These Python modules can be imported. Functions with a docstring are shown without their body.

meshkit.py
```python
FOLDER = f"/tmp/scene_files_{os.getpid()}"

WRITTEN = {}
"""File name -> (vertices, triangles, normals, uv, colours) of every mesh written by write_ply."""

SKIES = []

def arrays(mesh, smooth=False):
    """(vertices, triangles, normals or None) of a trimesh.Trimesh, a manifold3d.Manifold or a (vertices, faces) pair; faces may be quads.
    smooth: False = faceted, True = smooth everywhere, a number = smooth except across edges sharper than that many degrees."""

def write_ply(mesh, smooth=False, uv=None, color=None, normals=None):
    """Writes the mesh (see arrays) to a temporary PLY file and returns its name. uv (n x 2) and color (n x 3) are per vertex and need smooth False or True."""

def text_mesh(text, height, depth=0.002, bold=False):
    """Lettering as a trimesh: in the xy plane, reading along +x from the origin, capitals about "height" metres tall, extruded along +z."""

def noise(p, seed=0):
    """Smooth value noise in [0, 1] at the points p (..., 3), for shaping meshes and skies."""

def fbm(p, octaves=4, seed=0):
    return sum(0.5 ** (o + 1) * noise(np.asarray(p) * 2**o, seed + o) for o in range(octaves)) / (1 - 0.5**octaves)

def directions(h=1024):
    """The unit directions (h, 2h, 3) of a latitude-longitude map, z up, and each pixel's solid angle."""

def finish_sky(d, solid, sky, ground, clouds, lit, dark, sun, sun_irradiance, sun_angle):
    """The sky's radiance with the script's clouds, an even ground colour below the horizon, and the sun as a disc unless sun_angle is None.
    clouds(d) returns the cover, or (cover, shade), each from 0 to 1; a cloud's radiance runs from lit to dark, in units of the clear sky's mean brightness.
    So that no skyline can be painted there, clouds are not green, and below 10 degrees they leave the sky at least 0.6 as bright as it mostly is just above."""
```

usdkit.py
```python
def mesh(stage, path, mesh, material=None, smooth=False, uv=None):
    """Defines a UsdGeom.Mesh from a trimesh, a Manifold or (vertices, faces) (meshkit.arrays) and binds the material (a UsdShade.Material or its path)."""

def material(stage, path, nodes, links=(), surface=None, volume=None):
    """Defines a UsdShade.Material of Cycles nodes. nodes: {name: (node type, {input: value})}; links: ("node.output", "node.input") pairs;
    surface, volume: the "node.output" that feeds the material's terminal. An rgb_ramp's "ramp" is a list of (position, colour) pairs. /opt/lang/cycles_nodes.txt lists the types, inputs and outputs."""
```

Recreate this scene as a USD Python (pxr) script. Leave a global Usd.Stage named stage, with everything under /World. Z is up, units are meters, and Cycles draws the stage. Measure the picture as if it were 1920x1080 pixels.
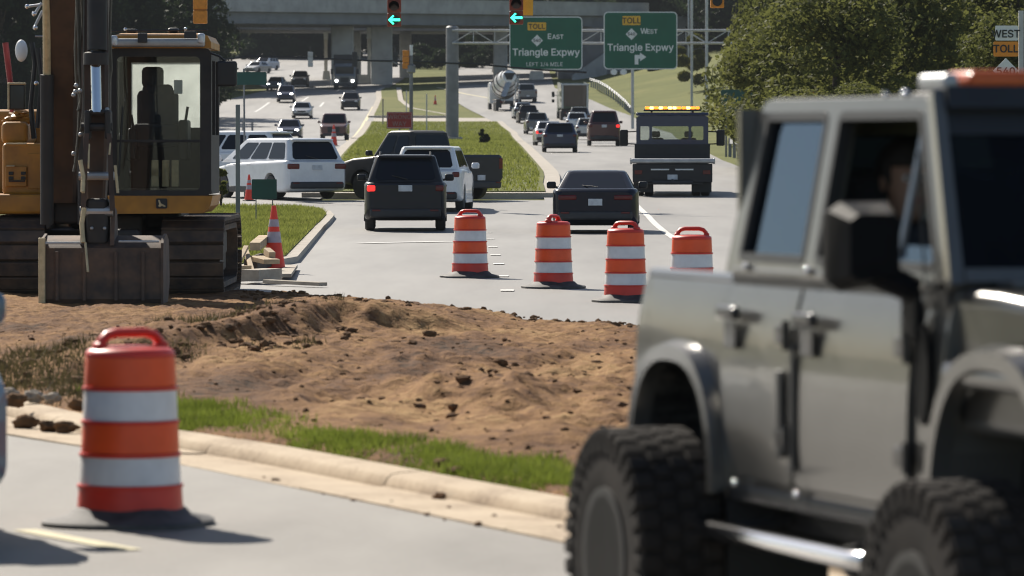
import math, random
import numpy as np, trimesh, manifold3d as m3
from shapely.geometry import Polygon, Point, LineString, box as sbox
from shapely.ops import unary_union
import shapely
import usdkit, meshkit
from pxr import Usd, UsdGeom, UsdLux, UsdShade, Gf, Sdf, Vt

random.seed(7); RNG = np.random.default_rng(7)
stage = Usd.Stage.CreateInMemory()
UsdGeom.SetStageUpAxis(stage, 'Z'); UsdGeom.SetStageMetersPerUnit(stage, 1.0)
UsdGeom.Xform.Define(stage, '/World'); UsdGeom.Scope.Define(stage, '/World/Looks')

# ------------------------------------------------------------------ camera, sky, sun
F, CH, HZ = 9500.0, 1.92, 274.0          # focal length (px of a 1920 wide picture), eye height, horizon row
cam = UsdGeom.Camera.Define(stage, '/World/camera')
cam.CreateHorizontalApertureAttr(36.0); cam.CreateVerticalApertureAttr(20.25)
cam.CreateFocalLengthAttr(36.0 * F / 1920)
cam.CreateVerticalApertureOffsetAttr(-(540 - HZ) / 1920 * 36.0)
cam.CreateFStopAttr(5.2); cam.CreateFocusDistanceAttr(88.0)
cam.CreateClippingRangeAttr((0.5, 6000.0))
cam.CreateExposureAttr(0.65)
x = UsdGeom.Xformable(cam); x.AddTranslateOp().Set((0, 0, CH)); x.AddRotateXOp().Set(90.0)

SUN_AZ, SUN_EL = math.atan2(-0.47, 0.88), math.radians(37)
SD = np.array([math.sin(SUN_AZ) * math.cos(SUN_EL), math.cos(SUN_AZ) * math.cos(SUN_EL), math.sin(SUN_EL)])
skym = usdkit.material(stage, '/World/Looks/sky_look', {
    'sky': ('sky_texture', {'sky_type': 'single_scattering', 'sun_disc': False, 'sun_elevation': SUN_EL, 'sun_rotation': SUN_AZ}),
    'bg': ('background_shader', {'strength': 0.055})}, [('sky.color', 'bg.color')], surface='bg.background')
dome = UsdLux.DomeLight.Define(stage, '/World/sky'); dome.CreateIntensityAttr(1.0)
UsdShade.MaterialBindingAPI.Apply(dome.GetPrim()).Bind(skym)
dome.GetPrim().SetCustomDataByKey('kind', 'structure')
sun = UsdLux.DistantLight.Define(stage, '/World/sun')
sun.CreateIntensityAttr(1.2); sun.CreateAngleAttr(0.5); sun.CreateNormalizeAttr(True); sun.CreateColorAttr((1.0, 0.93, 0.82))
UsdGeom.Xformable(sun).AddOrientOp().Set(Gf.Quatf(Gf.Rotation(Gf.Vec3d(0, 0, 1), Gf.Vec3d(*map(float, SD))).GetQuat()))

# ------------------------------------------------------------------ materials
LK = '/World/Looks/'
def mat(name, col, rough=0.6, metal=0.0, var=0.12, scale=6.0, bump=0.0, coat=0.0, col2=None, detail=4, spec=0.5, bdist=0.02):
    c2 = col2 or tuple(min(1, c * (1 - 2 * var)) for c in col)
    c1 = col if col2 else tuple(min(1, c * (1 + var)) for c in col)
    n = {'g': ('geometry', {}), 'm': ('vector_math', {'vector_math_type': 'scale', 'math_type': 'scale', 'scale': 1.0}),
         'n': ('noise_texture', {'scale': scale, 'detail': detail, 'roughness': 0.65}),
         'r': ('rgb_ramp', {'ramp': [(0.3, c2), (0.7, c1)]}),
         'p': ('principled_bsdf', {'roughness': rough, 'metallic': metal, 'coat_weight': coat, 'specular_ior_level': spec})}
    n.pop('m')
    l = [('g.position', 'n.vector'), ('n.fac', 'r.fac'), ('r.color', 'p.base_color')]
    if bump:
        n['b'] = ('bump', {'strength': bump, 'distance': bdist}); l += [('n.fac', 'b.height'), ('b.normal', 'p.normal')]
    return usdkit.material(stage, LK + name, n, l, surface='p.BSDF')
def glow(name, col, strength):
    return usdkit.material(stage, LK + name, {'p': ('principled_bsdf', {'base_color': col, 'roughness': 0.3, 'emission_color': col, 'emission_strength': strength})}, [], surface='p.BSDF')
def clear(name, tint, ior=1.5, refl=(.9, .9, .9)):
    return usdkit.material(stage, LK + name, {'t': ('transparent_bsdf', {'color': tint}), 'g': ('glossy_bsdf', {'color': refl, 'roughness': 0.02}),
        'f': ('fresnel', {'IOR': ior}), 'm': ('mix_closure', {})}, [('f.fac', 'm.fac'), ('t.BSDF', 'm.closure1'), ('g.BSDF', 'm.closure2')], surface='m.closure')
def foliage(name, a, b, c, scale=0.6, trans=0.35):
    return usdkit.material(stage, LK + name, {
        'g': ('geometry', {}), 'n': ('noise_texture', {'scale': scale, 'detail': 3}), 'w': ('math', {'math_type': 'multiply_add', 'value2': 0.45, 'value3': 0.0}),
        'a': ('math', {'math_type': 'add'}), 'r': ('rgb_ramp', {'ramp': [(0.25, a), (0.6, b), (0.95, c)]}),
        'd': ('principled_bsdf', {'roughness': 0.7, 'specular_ior_level': 0.15}), 't': ('translucent_bsdf', {}), 'm': ('mix_closure', {'fac': trans})},
        [('g.position', 'n.vector'), ('g.random_per_island', 'w.value1'), ('n.fac', 'a.value1'), ('w.value', 'a.value2'), ('a.value', 'r.fac'),
         ('r.color', 'd.base_color'), ('r.color', 't.color'), ('d.BSDF', 'm.closure1'), ('t.BSDF', 'm.closure2')], surface='m.closure')
def two_scale(name, cols, s1, s2, rough=0.9, bump=0.4, bdist=0.03, spec=0.3, stretch=None):
    n = {'g': ('geometry', {}), 'mp': ('mapping', {'scale': stretch or (1, 1, 1)}),
         'n1': ('noise_texture', {'scale': s1, 'detail': 5, 'roughness': 0.6}), 'n2': ('noise_texture', {'scale': s2, 'detail': 4, 'roughness': 0.7}),
         'a': ('mix_float', {'fac': 0.42}), 'r': ('rgb_ramp', {'ramp': cols}), 'b': ('bump', {'strength': bump, 'distance': bdist}),
         'p': ('principled_bsdf', {'roughness': rough, 'specular_ior_level': spec})}
    l = [('g.position', 'mp.vector'), ('mp.vector', 'n1.vector'), ('g.position', 'n2.vector'), ('n1.fac', 'a.a'), ('n2.fac', 'a.b'), ('a.result', 'r.fac'),
         ('r.color', 'p.base_color'), ('n2.fac', 'b.height'), ('b.normal', 'p.normal')]
    return usdkit.material(stage, LK + name, n, l, surface='p.BSDF')

M = {}
M['grass_ground'] = two_scale('grass_ground', [(0.3, (.075, .085, .022)), (0.5, (.12, .13, .035)), (0.7, (.19, .175, .06))], 0.12, 4, spec=0.1)
M['asphalt'] = two_scale('asphalt', [(0.33, (.125, .12, .115)), (0.47, (.20, .19, .178)), (0.62, (.275, .262, .245))], 0.42, 45, rough=0.62, bump=0.25, bdist=0.006, spec=0.45, stretch=(1, .09, 1))
M['asphalt_near'] = two_scale('asphalt_near', [(0.34, (.15, .138, .122)), (0.48, (.225, .208, .186)), (0.64, (.30, .28, .25))], 0.6, 60, rough=0.7, bump=0.3, bdist=0.006, spec=0.35, stretch=(1, .3, 1))
M['concrete'] = two_scale('concrete', [(0.32, (.26, .19, .13)), (0.5, (.47, .37, .26)), (0.7, (.57, .47, .34))], 1.6, 25, bump=0.3, bdist=0.01)
M['kerb_grey'] = two_scale('kerb_grey', [(0.3, (.30, .27, .23)), (0.5, (.40, .36, .31)), (0.7, (.48, .44, .38))], 1.2, 25, bump=0.3, bdist=0.01)
M['dirt'] = two_scale('dirt', [(0.33, (.04, .026, .016)), (0.44, (.13, .065, .032)), (0.53, (.225, .12, .05)), (0.67, (.385, .245, .11))], 0.42, 7, bump=0.9, bdist=0.06, spec=0.1, stretch=(1.6, .45, 1))
M['clod'] = mat('clod', (.17, .09, .042), 0.95, var=0.3, scale=9, bump=0.6, col2=(.07, .04, .022), spec=.1)
M['paint_white'] = mat('paint_white', (.62, .61, .58), 0.7, var=0.15, scale=12)
M['paint_yellow'] = mat('paint_yellow', (.62, .55, .34), 0.7, var=0.15, scale=8)
M['bridge_conc'] = mat('bridge_conc', (.36, .36, .35), 0.85, var=0.12, scale=0.5)
M['bridge_steel'] = mat('bridge_steel', (.17, .18, .19), 0.7, var=0.1, scale=0.5)
M['shaded_conc'] = mat('shaded_conc', (.16, .16, .165), 0.9, var=0.2, scale=0.4)  # concrete darkened in colour to carry the shade under the bridge
M['pale_conc'] = mat('pale_conc', (.62, .57, .5), 0.85, var=0.1, scale=1.0)
M['drum_orange'] = mat('drum_orange', (.80, .085, .014), 0.42, var=0.06, scale=5)
M['drum_red'] = mat('drum_red', (.62, .035, .02), 0.42, var=0.08, scale=5)
M['drum_white'] = mat('drum_white', (.66, .66, .68), 0.38, var=0.05, scale=8)
M['rubber'] = mat('rubber', (.045, .043, .042), 0.8, var=0.2, scale=10)
M['base_rubber'] = mat('base_rubber', (.085, .08, .078), 0.75, var=0.25, scale=7, bump=0.2)
M['tyre'] = mat('tyre', (.03, .029, .028), 0.75, var=0.25, scale=14, bump=0.2)
M['tyre_dusty'] = mat('tyre_dusty', (.034, .028, .024), 0.9, spec=.2, col2=(.013, .012, .0115), scale=5, bump=0.2)
M['rim'] = mat('rim', (.35, .35, .36), 0.35, 0.8)
M['rim_dark'] = mat('rim_dark', (.022, .021, .021), 0.5, 0.2)
M['black'] = mat('black', (.014, .014, .015), 0.5)
M['black_gloss'] = mat('black_gloss', (.012, .012, .014), 0.2)
M['dark_trim'] = mat('dark_trim', (.03, .03, .033), 0.55)
M['glass_dark'] = mat('glass_dark', (.006, .008, .012), 0.06, var=0.02, spec=.3)
M['glass_clear'] = clear('glass_clear', (.82, .85, .84))
M['glass_dusty'] = usdkit.material(stage, LK + 'glass_dusty', {'t': ('transparent_bsdf', {'color': (.7, .72, .7)}), 'd': ('translucent_bsdf', {'color': (.8, .8, .78)}), 'g': ('geometry', {}), 'n': ('noise_texture', {'scale': 3.0, 'detail': 4}), 'r': ('math', {'math_type': 'multiply_add', 'value2': .5, 'value3': .22}), 'm': ('mix_closure', {})},
    [('g.position', 'n.vector'), ('n.fac', 'r.value1'), ('r.value', 'm.fac'), ('t.BSDF', 'm.closure1'), ('d.BSDF', 'm.closure2')], surface='m.closure')
M['glass_screen'] = clear('glass_screen', (.30, .33, .34), 1.3); M['black_matt'] = mat('black_matt', (.005, .005, .006), 0.5, spec=.06)
M['glass_tint'] = clear('glass_tint', (.12, .15, .19), 1.8, (.55, .74, 1.0))
M['chrome'] = mat('chrome', (.75, .75, .77), 0.12, 1.0, var=0.02)
M['steel'] = mat('steel', (.40, .41, .42), 0.45, 0.7, scale=3)
M['galv'] = mat('galv', (.46, .47, .48), 0.55, 0.35, scale=2)
M['galv_dark'] = mat('galv_dark', (.20, .205, .215), 0.6, 0.2, scale=1)
M['plate'] = mat('plate', (.55, .57, .6), 0.5)
M['tail_red'] = mat('tail_red', (.10, .006, .006), 0.2)
M['tail_lit'] = glow('tail_lit', (1.0, .03, .025), .9)
M['head_off'] = mat('head_off', (.6, .62, .65), 0.15, 0.3)
M['head_lit'] = glow('head_lit', (1.0, .97, .9), 9.0)
M['amber_lit'] = glow('amber_lit', (1.0, .26, .02), 1.6)
M['amber_hot'] = glow('amber_hot', (1.0, .48, .12), 4.5)
M['amber_lens'] = mat('amber_lens', (.55, .10, .02), 0.3)
M['green_lit'] = glow('green_lit', (.04, 1.0, .55), 2.2)
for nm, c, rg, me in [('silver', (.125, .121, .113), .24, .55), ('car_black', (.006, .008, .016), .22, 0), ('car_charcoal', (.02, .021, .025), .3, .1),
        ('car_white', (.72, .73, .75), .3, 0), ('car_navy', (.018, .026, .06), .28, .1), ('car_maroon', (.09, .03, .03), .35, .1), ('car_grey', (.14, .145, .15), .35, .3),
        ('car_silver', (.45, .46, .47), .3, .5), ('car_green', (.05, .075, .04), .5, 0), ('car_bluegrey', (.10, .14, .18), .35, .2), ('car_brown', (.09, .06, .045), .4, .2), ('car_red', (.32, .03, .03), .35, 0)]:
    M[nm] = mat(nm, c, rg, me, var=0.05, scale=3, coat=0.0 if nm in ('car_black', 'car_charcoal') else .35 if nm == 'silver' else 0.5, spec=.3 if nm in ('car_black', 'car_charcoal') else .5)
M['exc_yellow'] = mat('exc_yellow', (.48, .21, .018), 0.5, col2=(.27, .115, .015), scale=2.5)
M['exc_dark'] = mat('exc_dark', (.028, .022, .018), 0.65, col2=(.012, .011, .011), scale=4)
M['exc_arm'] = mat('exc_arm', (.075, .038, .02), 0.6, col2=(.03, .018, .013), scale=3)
M['bucket'] = mat('bucket', (.14, .08, .048), 0.75, 0.0, col2=(.035, .027, .025), scale=3, bump=0.2)
M['track'] = mat('track', (.11, .066, .04), 0.8, 0.0, col2=(.024, .019, .017), scale=4, bump=0.3)
M['hose'] = mat('hose', (.09, .08, .06), 0.45)
M['worn_edge'] = mat('worn_edge', (.52, .42, .25), 0.5, 0.3, scale=10)
M['red_paint'] = mat('red_paint', (.32, .03, .03), 0.5)
M['cone'] = mat('cone', (.78, .05, .022), 0.5, var=0.05)
M['cone_grey'] = mat('cone_grey', (.42, .36, .40), 0.45)
M['wood'] = mat('wood', (.50, .38, .24), 0.85, col2=(.32, .24, .15), scale=5)
M['wood_grey'] = mat('wood_grey', (.42, .37, .30), 0.85, col2=(.29, .25, .2), scale=5)
M['bark'] = mat('bark', (.08, .06, .045), 0.9, var=0.25, scale=5, bump=0.5)
M['sign_green'] = mat('sign_green', (.004, .10, .058), 0.5, var=0.06, scale=0.8)
M['sign_teal'] = mat('sign_teal', (.015, .075, .06), 0.5, var=0.1, scale=1)
M['sign_white'] = mat('sign_white', (.68, .70, .70), 0.5, var=0.04)
M['sign_yellow'] = mat('sign_yellow', (.72, .40, .03), 0.5, var=0.04)
M['sign_orange'] = mat('sign_orange', (.75, .26, .02), 0.5, var=0.04)
M['sign_red'] = mat('sign_red', (.26, .022, .02), 0.5, var=0.06)
M['sign_ink'] = mat('sign_ink', (.03, .03, .03), 0.6)
M['signal_red'] = mat('signal_red', (.22, .03, .012), 0.5)
M['signal_orange'] = mat('signal_orange', (.62, .22, .015), 0.5)
M['lens_dark'] = mat('lens_dark', (.05, .02, .015), 0.3)
M['cloth'] = mat('cloth', (.03, .032, .04), 0.9)
M['skin'] = mat('skin', (.32, .19, .13), 0.6)
M['hair'] = mat('hair', (.02, .016, .013), 0.8)
M['faded_ink'] = mat('faded_ink', (.26, .13, .13), .6)
M['stone'] = mat('stone', (.36, .30, .23), 0.9, col2=(.17, .14, .11), scale=6, bump=0.5)
M['leaf_olive'] = foliage('leaf_olive', (.06, .07, .02), (.15, .158, .045), (.29, .27, .09), 0.45, trans=.45)
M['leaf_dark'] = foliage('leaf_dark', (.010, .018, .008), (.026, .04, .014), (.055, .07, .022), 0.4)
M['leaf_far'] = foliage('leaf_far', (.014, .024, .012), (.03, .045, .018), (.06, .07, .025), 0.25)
M['leaf_yellow'] = foliage('leaf_yellow', (.07, .075, .015), (.14, .14, .03), (.24, .2, .05), 0.6)
M['blade'] = foliage('blade', (.09, .12, .018), (.18, .225, .036), (.33, .33, .10), 1.6, trans=0.45)
M['blade_mid'] = foliage('blade_mid', (.13, .155, .03), (.23, .25, .06), (.36, .34, .11), 0.35, trans=0.45)
M['blade_dry'] = foliage('blade_dry', (.05, .045, .02), (.10, .085, .04), (.19, .155, .08), 1.2, trans=0.3)

# ------------------------------------------------------------------ naming, things and parts
_used = {}
SPLIT = {k: k for k in 'wheel_well step_bracket link_pin bar_end hinge latch_strap bright_stud roof_fitting vent bright_rail hose_fitting wear_strip top_lip ear handrail idler roof_lamp pedal step_hole grille_slot hood_latch hood_hinge front_fender interior_lining mud_flap toolbox light_strip fender lower_trim door_handle boom_edge stick_edge link_edge bucket_link bar_mount coupler_bolt track_shoe'.split()}
SPLIT.update(rail_ends='rail_end', roof_items='roof_fitting', roof_glints='roof_glint_bead', bucket_straps='strap', pump_hoses='pump_hose')
def numbered(parent, name):
    k = _used.get((parent, name), 0); _used[(parent, name)] = k + 1
    return name if k == 0 else f'{name}_{k:03d}'
def tag(p, label=None, cat=None, group=None, kind=None):
    for k, v in (('label', label), ('category', cat), ('group', group), ('kind', kind)):
        if v: p.SetCustomDataByKey(k, v)
class Thing:
    def __init__(s, name, label, cat, loc=(0, 0, 0), rotz=0.0, group=None, world=False, kind=None, scale=1.0, tilt=0.0):
        s.path = '/World/' + numbered('/World', name); s.loc = np.array(loc, float); s.world = world
        xf = UsdGeom.Xform.Define(stage, s.path)
        xf.AddTranslateOp().Set(Gf.Vec3d(*map(float, loc))); xf.AddRotateZOp().Set(math.degrees(rotz))
        if tilt: xf.AddRotateXOp().Set(math.degrees(tilt))
        if np.ndim(scale) or scale != 1.0: xf.AddScaleOp().Set(Gf.Vec3f(*([scale] * 3 if np.ndim(scale) == 0 else scale)))
        s.prim = xf.GetPrim(); tag(s.prim, label, cat, group, kind)
    def part(s, name, mesh, m, parent=None, smooth=30, label=None):
        par = parent or s.path
        if isinstance(mesh, (list,)):
            if name in SPLIT and len(mesh) > 1:
                return [s.part(SPLIT[name], q, m, parent, smooth, label) for q in mesh][0]
            mesh = cat(mesh)
        v, f, n = meshkit.arrays(mesh, smooth)
        if s.world: v = v - s.loc
        path = par + '/' + numbered(par, name)
        pr = put(path, v, f, n, M[m] if isinstance(m, str) else m)
        if label: pr.SetCustomDataByKey('label', label)
        return path
def put(path, v, f, n, m):
    g = UsdGeom.Mesh.Define(stage, path)
    g.CreatePointsAttr(Vt.Vec3fArray.FromNumpy(np.ascontiguousarray(v, np.float32)))
    g.CreateFaceVertexCountsAttr(Vt.IntArray.FromNumpy(np.full(len(f), 3, np.int32)))
    g.CreateFaceVertexIndicesAttr(Vt.IntArray.FromNumpy(np.ascontiguousarray(f, np.int32).ravel()))
    g.CreateSubdivisionSchemeAttr('none')
    if n is not None:
        g.CreateNormalsAttr(Vt.Vec3fArray.FromNumpy(np.ascontiguousarray(n, np.float32))); g.SetNormalsInterpolation('vertex')
    UsdShade.MaterialBindingAPI.Apply(g.GetPrim()).Bind(m)
    return g.GetPrim()
def single(name, mesh, m, label=None, cat_=None, group=None, kind=None, smooth=False, parent=None):
    par = parent or '/World'
    if isinstance(mesh, list): mesh = cat(mesh)
    v, f, n = meshkit.arrays(mesh, smooth)
    p = put(par + '/' + numbered(par, name), v, f, n, M[m] if isinstance(m, str) else m); tag(p, label, cat_, group, kind)
    return p
def dup(src, name, label, cat_, loc, rotz=0.0, scale=(1, 1, 1), group=None):
    path = '/World/' + numbered('/World', name)
    xf = UsdGeom.Xform.Define(stage, path); pr = xf.GetPrim()
    pr.GetReferences().AddInternalReference(src); pr.SetInstanceable(True)
    for op in ('xformOp:translate', 'xformOp:rotateZ', 'xformOp:scale'): pass
    xf.ClearXformOpOrder()
    xf.AddTranslateOp().Set(Gf.Vec3d(*map(float, loc))); xf.AddRotateZOp().Set(math.degrees(rotz)); xf.AddScaleOp().Set(Gf.Vec3f(*map(float, scale)))
    tag(pr, label, cat_, group)
    return path

# ------------------------------------------------------------------ mesh helpers
def cat(ms):
    ms = [trimesh.Trimesh(*meshkit.arrays(m)[:2], process=False) if not isinstance(m, trimesh.Trimesh) else m for m in ms]
    return trimesh.util.concatenate(ms)
def bx(x0, x1, y0, y1, z0, z1, r=0.0):
    x0, x1 = min(x0, x1), max(x0, x1); y0, y1 = min(y0, y1), max(y0, y1); z0, z1 = min(z0, z1), max(z0, z1)
    r = min(r, (x1 - x0) * .45, (y1 - y0) * .45, (z1 - z0) * .45)
    if r <= 0:
        return trimesh.Trimesh([(a, b, c) for a in (x0, x1) for b in (y0, y1) for c in (z0, z1)],
            [(0, 1, 3), (0, 3, 2), (4, 6, 7), (4, 7, 5), (0, 4, 5), (0, 5, 1), (2, 3, 7), (2, 7, 6), (0, 2, 6), (0, 6, 4), (1, 5, 7), (1, 7, 3)], process=False)
    p = []
    for a, b, c in ((0, r, r), (r, 0, r), (r, r, 0), (.3 * r, .3 * r, r), (.3 * r, r, .3 * r), (r, .3 * r, .3 * r)):
        for X in (x0 + a, x1 - a):
            for Y in (y0 + b, y1 - b):
                for Z in (z0 + c, z1 - c): p.append((X, Y, Z))
    return trimesh.convex.convex_hull(np.array(p))
def cyl(p0, p1, r0, r1=None, n=12):
    return tube([p0, p1], [r0, r0 if r1 is None else r1], n)
def tube(pts, r, n=8):
    pts = np.array(pts, float); r = np.broadcast_to(np.array(r, float), (len(pts),))
    d = np.gradient(pts, axis=0); d /= np.linalg.norm(d, axis=1, keepdims=True) + 1e-12
    ref = np.array([0, 0, 1.0]) if abs(d[:, 2]).mean() < .9 else np.array([1.0, 0, 0])
    u = np.cross(d, ref); u /= np.linalg.norm(u, axis=1, keepdims=True) + 1e-12; w = np.cross(u, d)
    a = np.linspace(0, 2 * np.pi, n, endpoint=False)
    rings = pts[:, None] + r[:, None, None] * (np.cos(a)[None, :, None] * u[:, None] + np.sin(a)[None, :, None] * w[:, None])
    return loft(rings)
def loft(rings):
    rings = np.array(rings, float); m, n = rings.shape[:2]
    v = rings.reshape(-1, 3); f = []
    i = np.arange(n); j = (i + 1) % n
    for k in range(m - 1):
        a, b = k * n, (k + 1) * n
        f += [np.stack([a + i, a + j, b + j], 1), np.stack([a + i, b + j, b + i], 1)]
    v = np.vstack([v, rings[0].mean(0), rings[-1].mean(0)])
    f += [np.stack([np.full(n, m * n), j, i], 1), np.stack([np.full(n, m * n + 1), (m - 1) * n + i, (m - 1) * n + j], 1)]
    t = trimesh.Trimesh(v, np.vstack(f), process=False)
    if t.volume < 0: t.invert()
    return t
def prism(poly, d0, d1, axis='y'):
    """2-D polygon extruded from d0 to d1; axis y: polygon in (x,z); axis x: polygon in (y,z); axis z: (x,y)"""
    if not hasattr(poly, 'geom_type'): poly = Polygon(poly)
    if not poly.is_valid: poly = poly.buffer(0)
    gs = getattr(poly, 'geoms', [poly]); out = []
    for g in gs:
        m = trimesh.creation.extrude_polygon(g, abs(d1 - d0), engine='earcut'); v = np.array(m.vertices); lo = min(d0, d1)
        if axis == 'y': v = np.stack([v[:, 0], v[:, 2] + lo, v[:, 1]], 1)
        elif axis == 'x': v = np.stack([v[:, 2] + lo, v[:, 0], v[:, 1]], 1)
        else: v[:, 2] += lo
        t = trimesh.Trimesh(v, m.faces, process=False)
        if t.volume < 0: t.invert()
        out.append(t)
    return cat(out) if len(out) > 1 else out[0]
def revolve(prof, n=32, axis='z', c=(0, 0, 0)):
    prof = np.array(prof, float); a = np.linspace(0, 2 * np.pi, n, endpoint=False)
    r = np.stack([np.stack([p[0] * np.cos(a), p[0] * np.sin(a), np.full(n, p[1])], 1) for p in prof])
    if axis == 'y': r = r[..., [0, 2, 1]]
    elif axis == 'x': r = r[..., [2, 0, 1]]
    return loft(r + np.array(c))
def ball(c, r, sub=2, sc=(1, 1, 1)):
    m = trimesh.creation.icosphere(sub, 1.0); m.vertices = m.vertices * np.array(sc) * r + np.array(c); return m
def mani(t):
    t = trimesh.Trimesh(t.vertices, t.faces, process=True)
    return m3.Manifold(m3.Mesh(np.asarray(t.vertices, np.float32), np.asarray(t.faces, np.uint32)))
def unmani(q):
    m = q.to_mesh(); return trimesh.Trimesh(np.array(m.vert_properties[:, :3]), np.array(m.tri_verts), process=False)
def minus(a, *bs):
    q = mani(a)
    for b in bs: q = q - mani(b)
    r = unmani(q)
    return r if len(r.faces) else a
def rot(m, ang, axis, c=(0, 0, 0)):
    m = m.copy(); m.apply_transform(trimesh.transformations.rotation_matrix(ang, axis, c)); return m
def mv(m, d):
    m = m.copy(); m.apply_translation(d); return m
def lumpy(c, r, seed, sc=(1, 1, 1), sub=2, amp=0.5):
    m = trimesh.creation.icosphere(sub, 1.0); v = np.array(m.vertices)
    v = v * (1 + amp * (meshkit.fbm(v * 1.7 + seed * 9.1, 3, seed) - .5)[:, None] * 2)
    m.vertices = v * np.array(sc) * r + np.array(c); return m
def lettering(text, h, at, depth=0.02, center=True, bold=False, face=-1, sx=1.0):
    """Standing lettering in the xz plane facing -y, at = (x, y, z) of its centre/baseline."""
    t = meshkit.text_mesh(text, h, depth, bold); v = np.array(t.vertices)
    v[:, 0] *= sx
    if center: v[:, 0] -= (v[:, 0].min() + v[:, 0].max()) / 2
    v = np.stack([v[:, 0], -v[:, 2], v[:, 1]], 1) + np.array(at)
    return trimesh.Trimesh(v, t.faces, process=False)

# ------------------------------------------------------------------ the lie of the land
PD = np.array([-50, 0, 120, 130, 150, 200, 290, 340, 390, 440, 480, 500, 530, 560, 620, 700, 800, 900, 1000, 1600.])
PZ = np.array([0, 0, 0, .08, .45, 1.0, 1.8, 2.15, 2.6, 3.6, 4.9, 5.55, 6.8, 8.2, 10.6, 13.2, 17, 21, 25, 50.])
LEV = np.unique(np.concatenate([np.arange(-40, 120, 8), np.arange(120, 640, 2.5), np.arange(640, 1000, 12), np.arange(1000, 1640, 60)]))
from scipy.ndimage import gaussian_filter1d
_yy = np.arange(-60, 1700, 2.5); _zz = gaussian_filter1d(np.interp(_yy, PD, PZ), 3); _zz[_yy < 118] = 0
LZ = np.interp(LEV, _yy, _zz)
def prof(Y): return np.interp(Y, LEV, LZ)
def G(x, y):
    """The point of the road surface seen at picture position (x, y)."""
    Y = np.arange(8, 1500, .02); zr = CH - (y - HZ) / F * Y
    k = np.argmax(zr <= prof(Y)); d = Y[k]
    return np.array([(x - 960) / F * d, d, prof(d)])
def P(x, y, d): return np.array([(x - 960) / F * d, d, CH - (y - HZ) / F * d])
def XW(x, d): return (x - 960) / F * d
RR = np.array([G(*p)[:2] for p in [(1040, 165), (1111, 188), (1181, 216), (1260, 250), (1354, 300), (1430, 330), (1640, 420)]])   # right road, right edge
RL = np.array([G(*p)[:2] for p in [(845, 150), (855, 170), (865, 190), (905, 212), (945, 232), (970, 252), (1008, 290), (1046, 328), (1050, 338), (1050, 352)]])   # right road, median side
LRt = np.array([G(*p)[:2] for p in [(745, 150), (705, 172), (706, 186), (692, 215), (658, 262), (620, 296), (600, 318), (598, 352)]])  # left road, median side
LL = np.array([G(*p)[:2] for p in [(425, 112), (425, 124), (432, 138), (468, 152), (505, 168), (400, 192), (330, 215), (200, 260), (0, 300), (-400, 340)]])       # left road, outer edge
def at(tr, Y):
    o = np.argsort(tr[:, 1]); return np.interp(Y, tr[o, 1], tr[o, 0])
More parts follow.
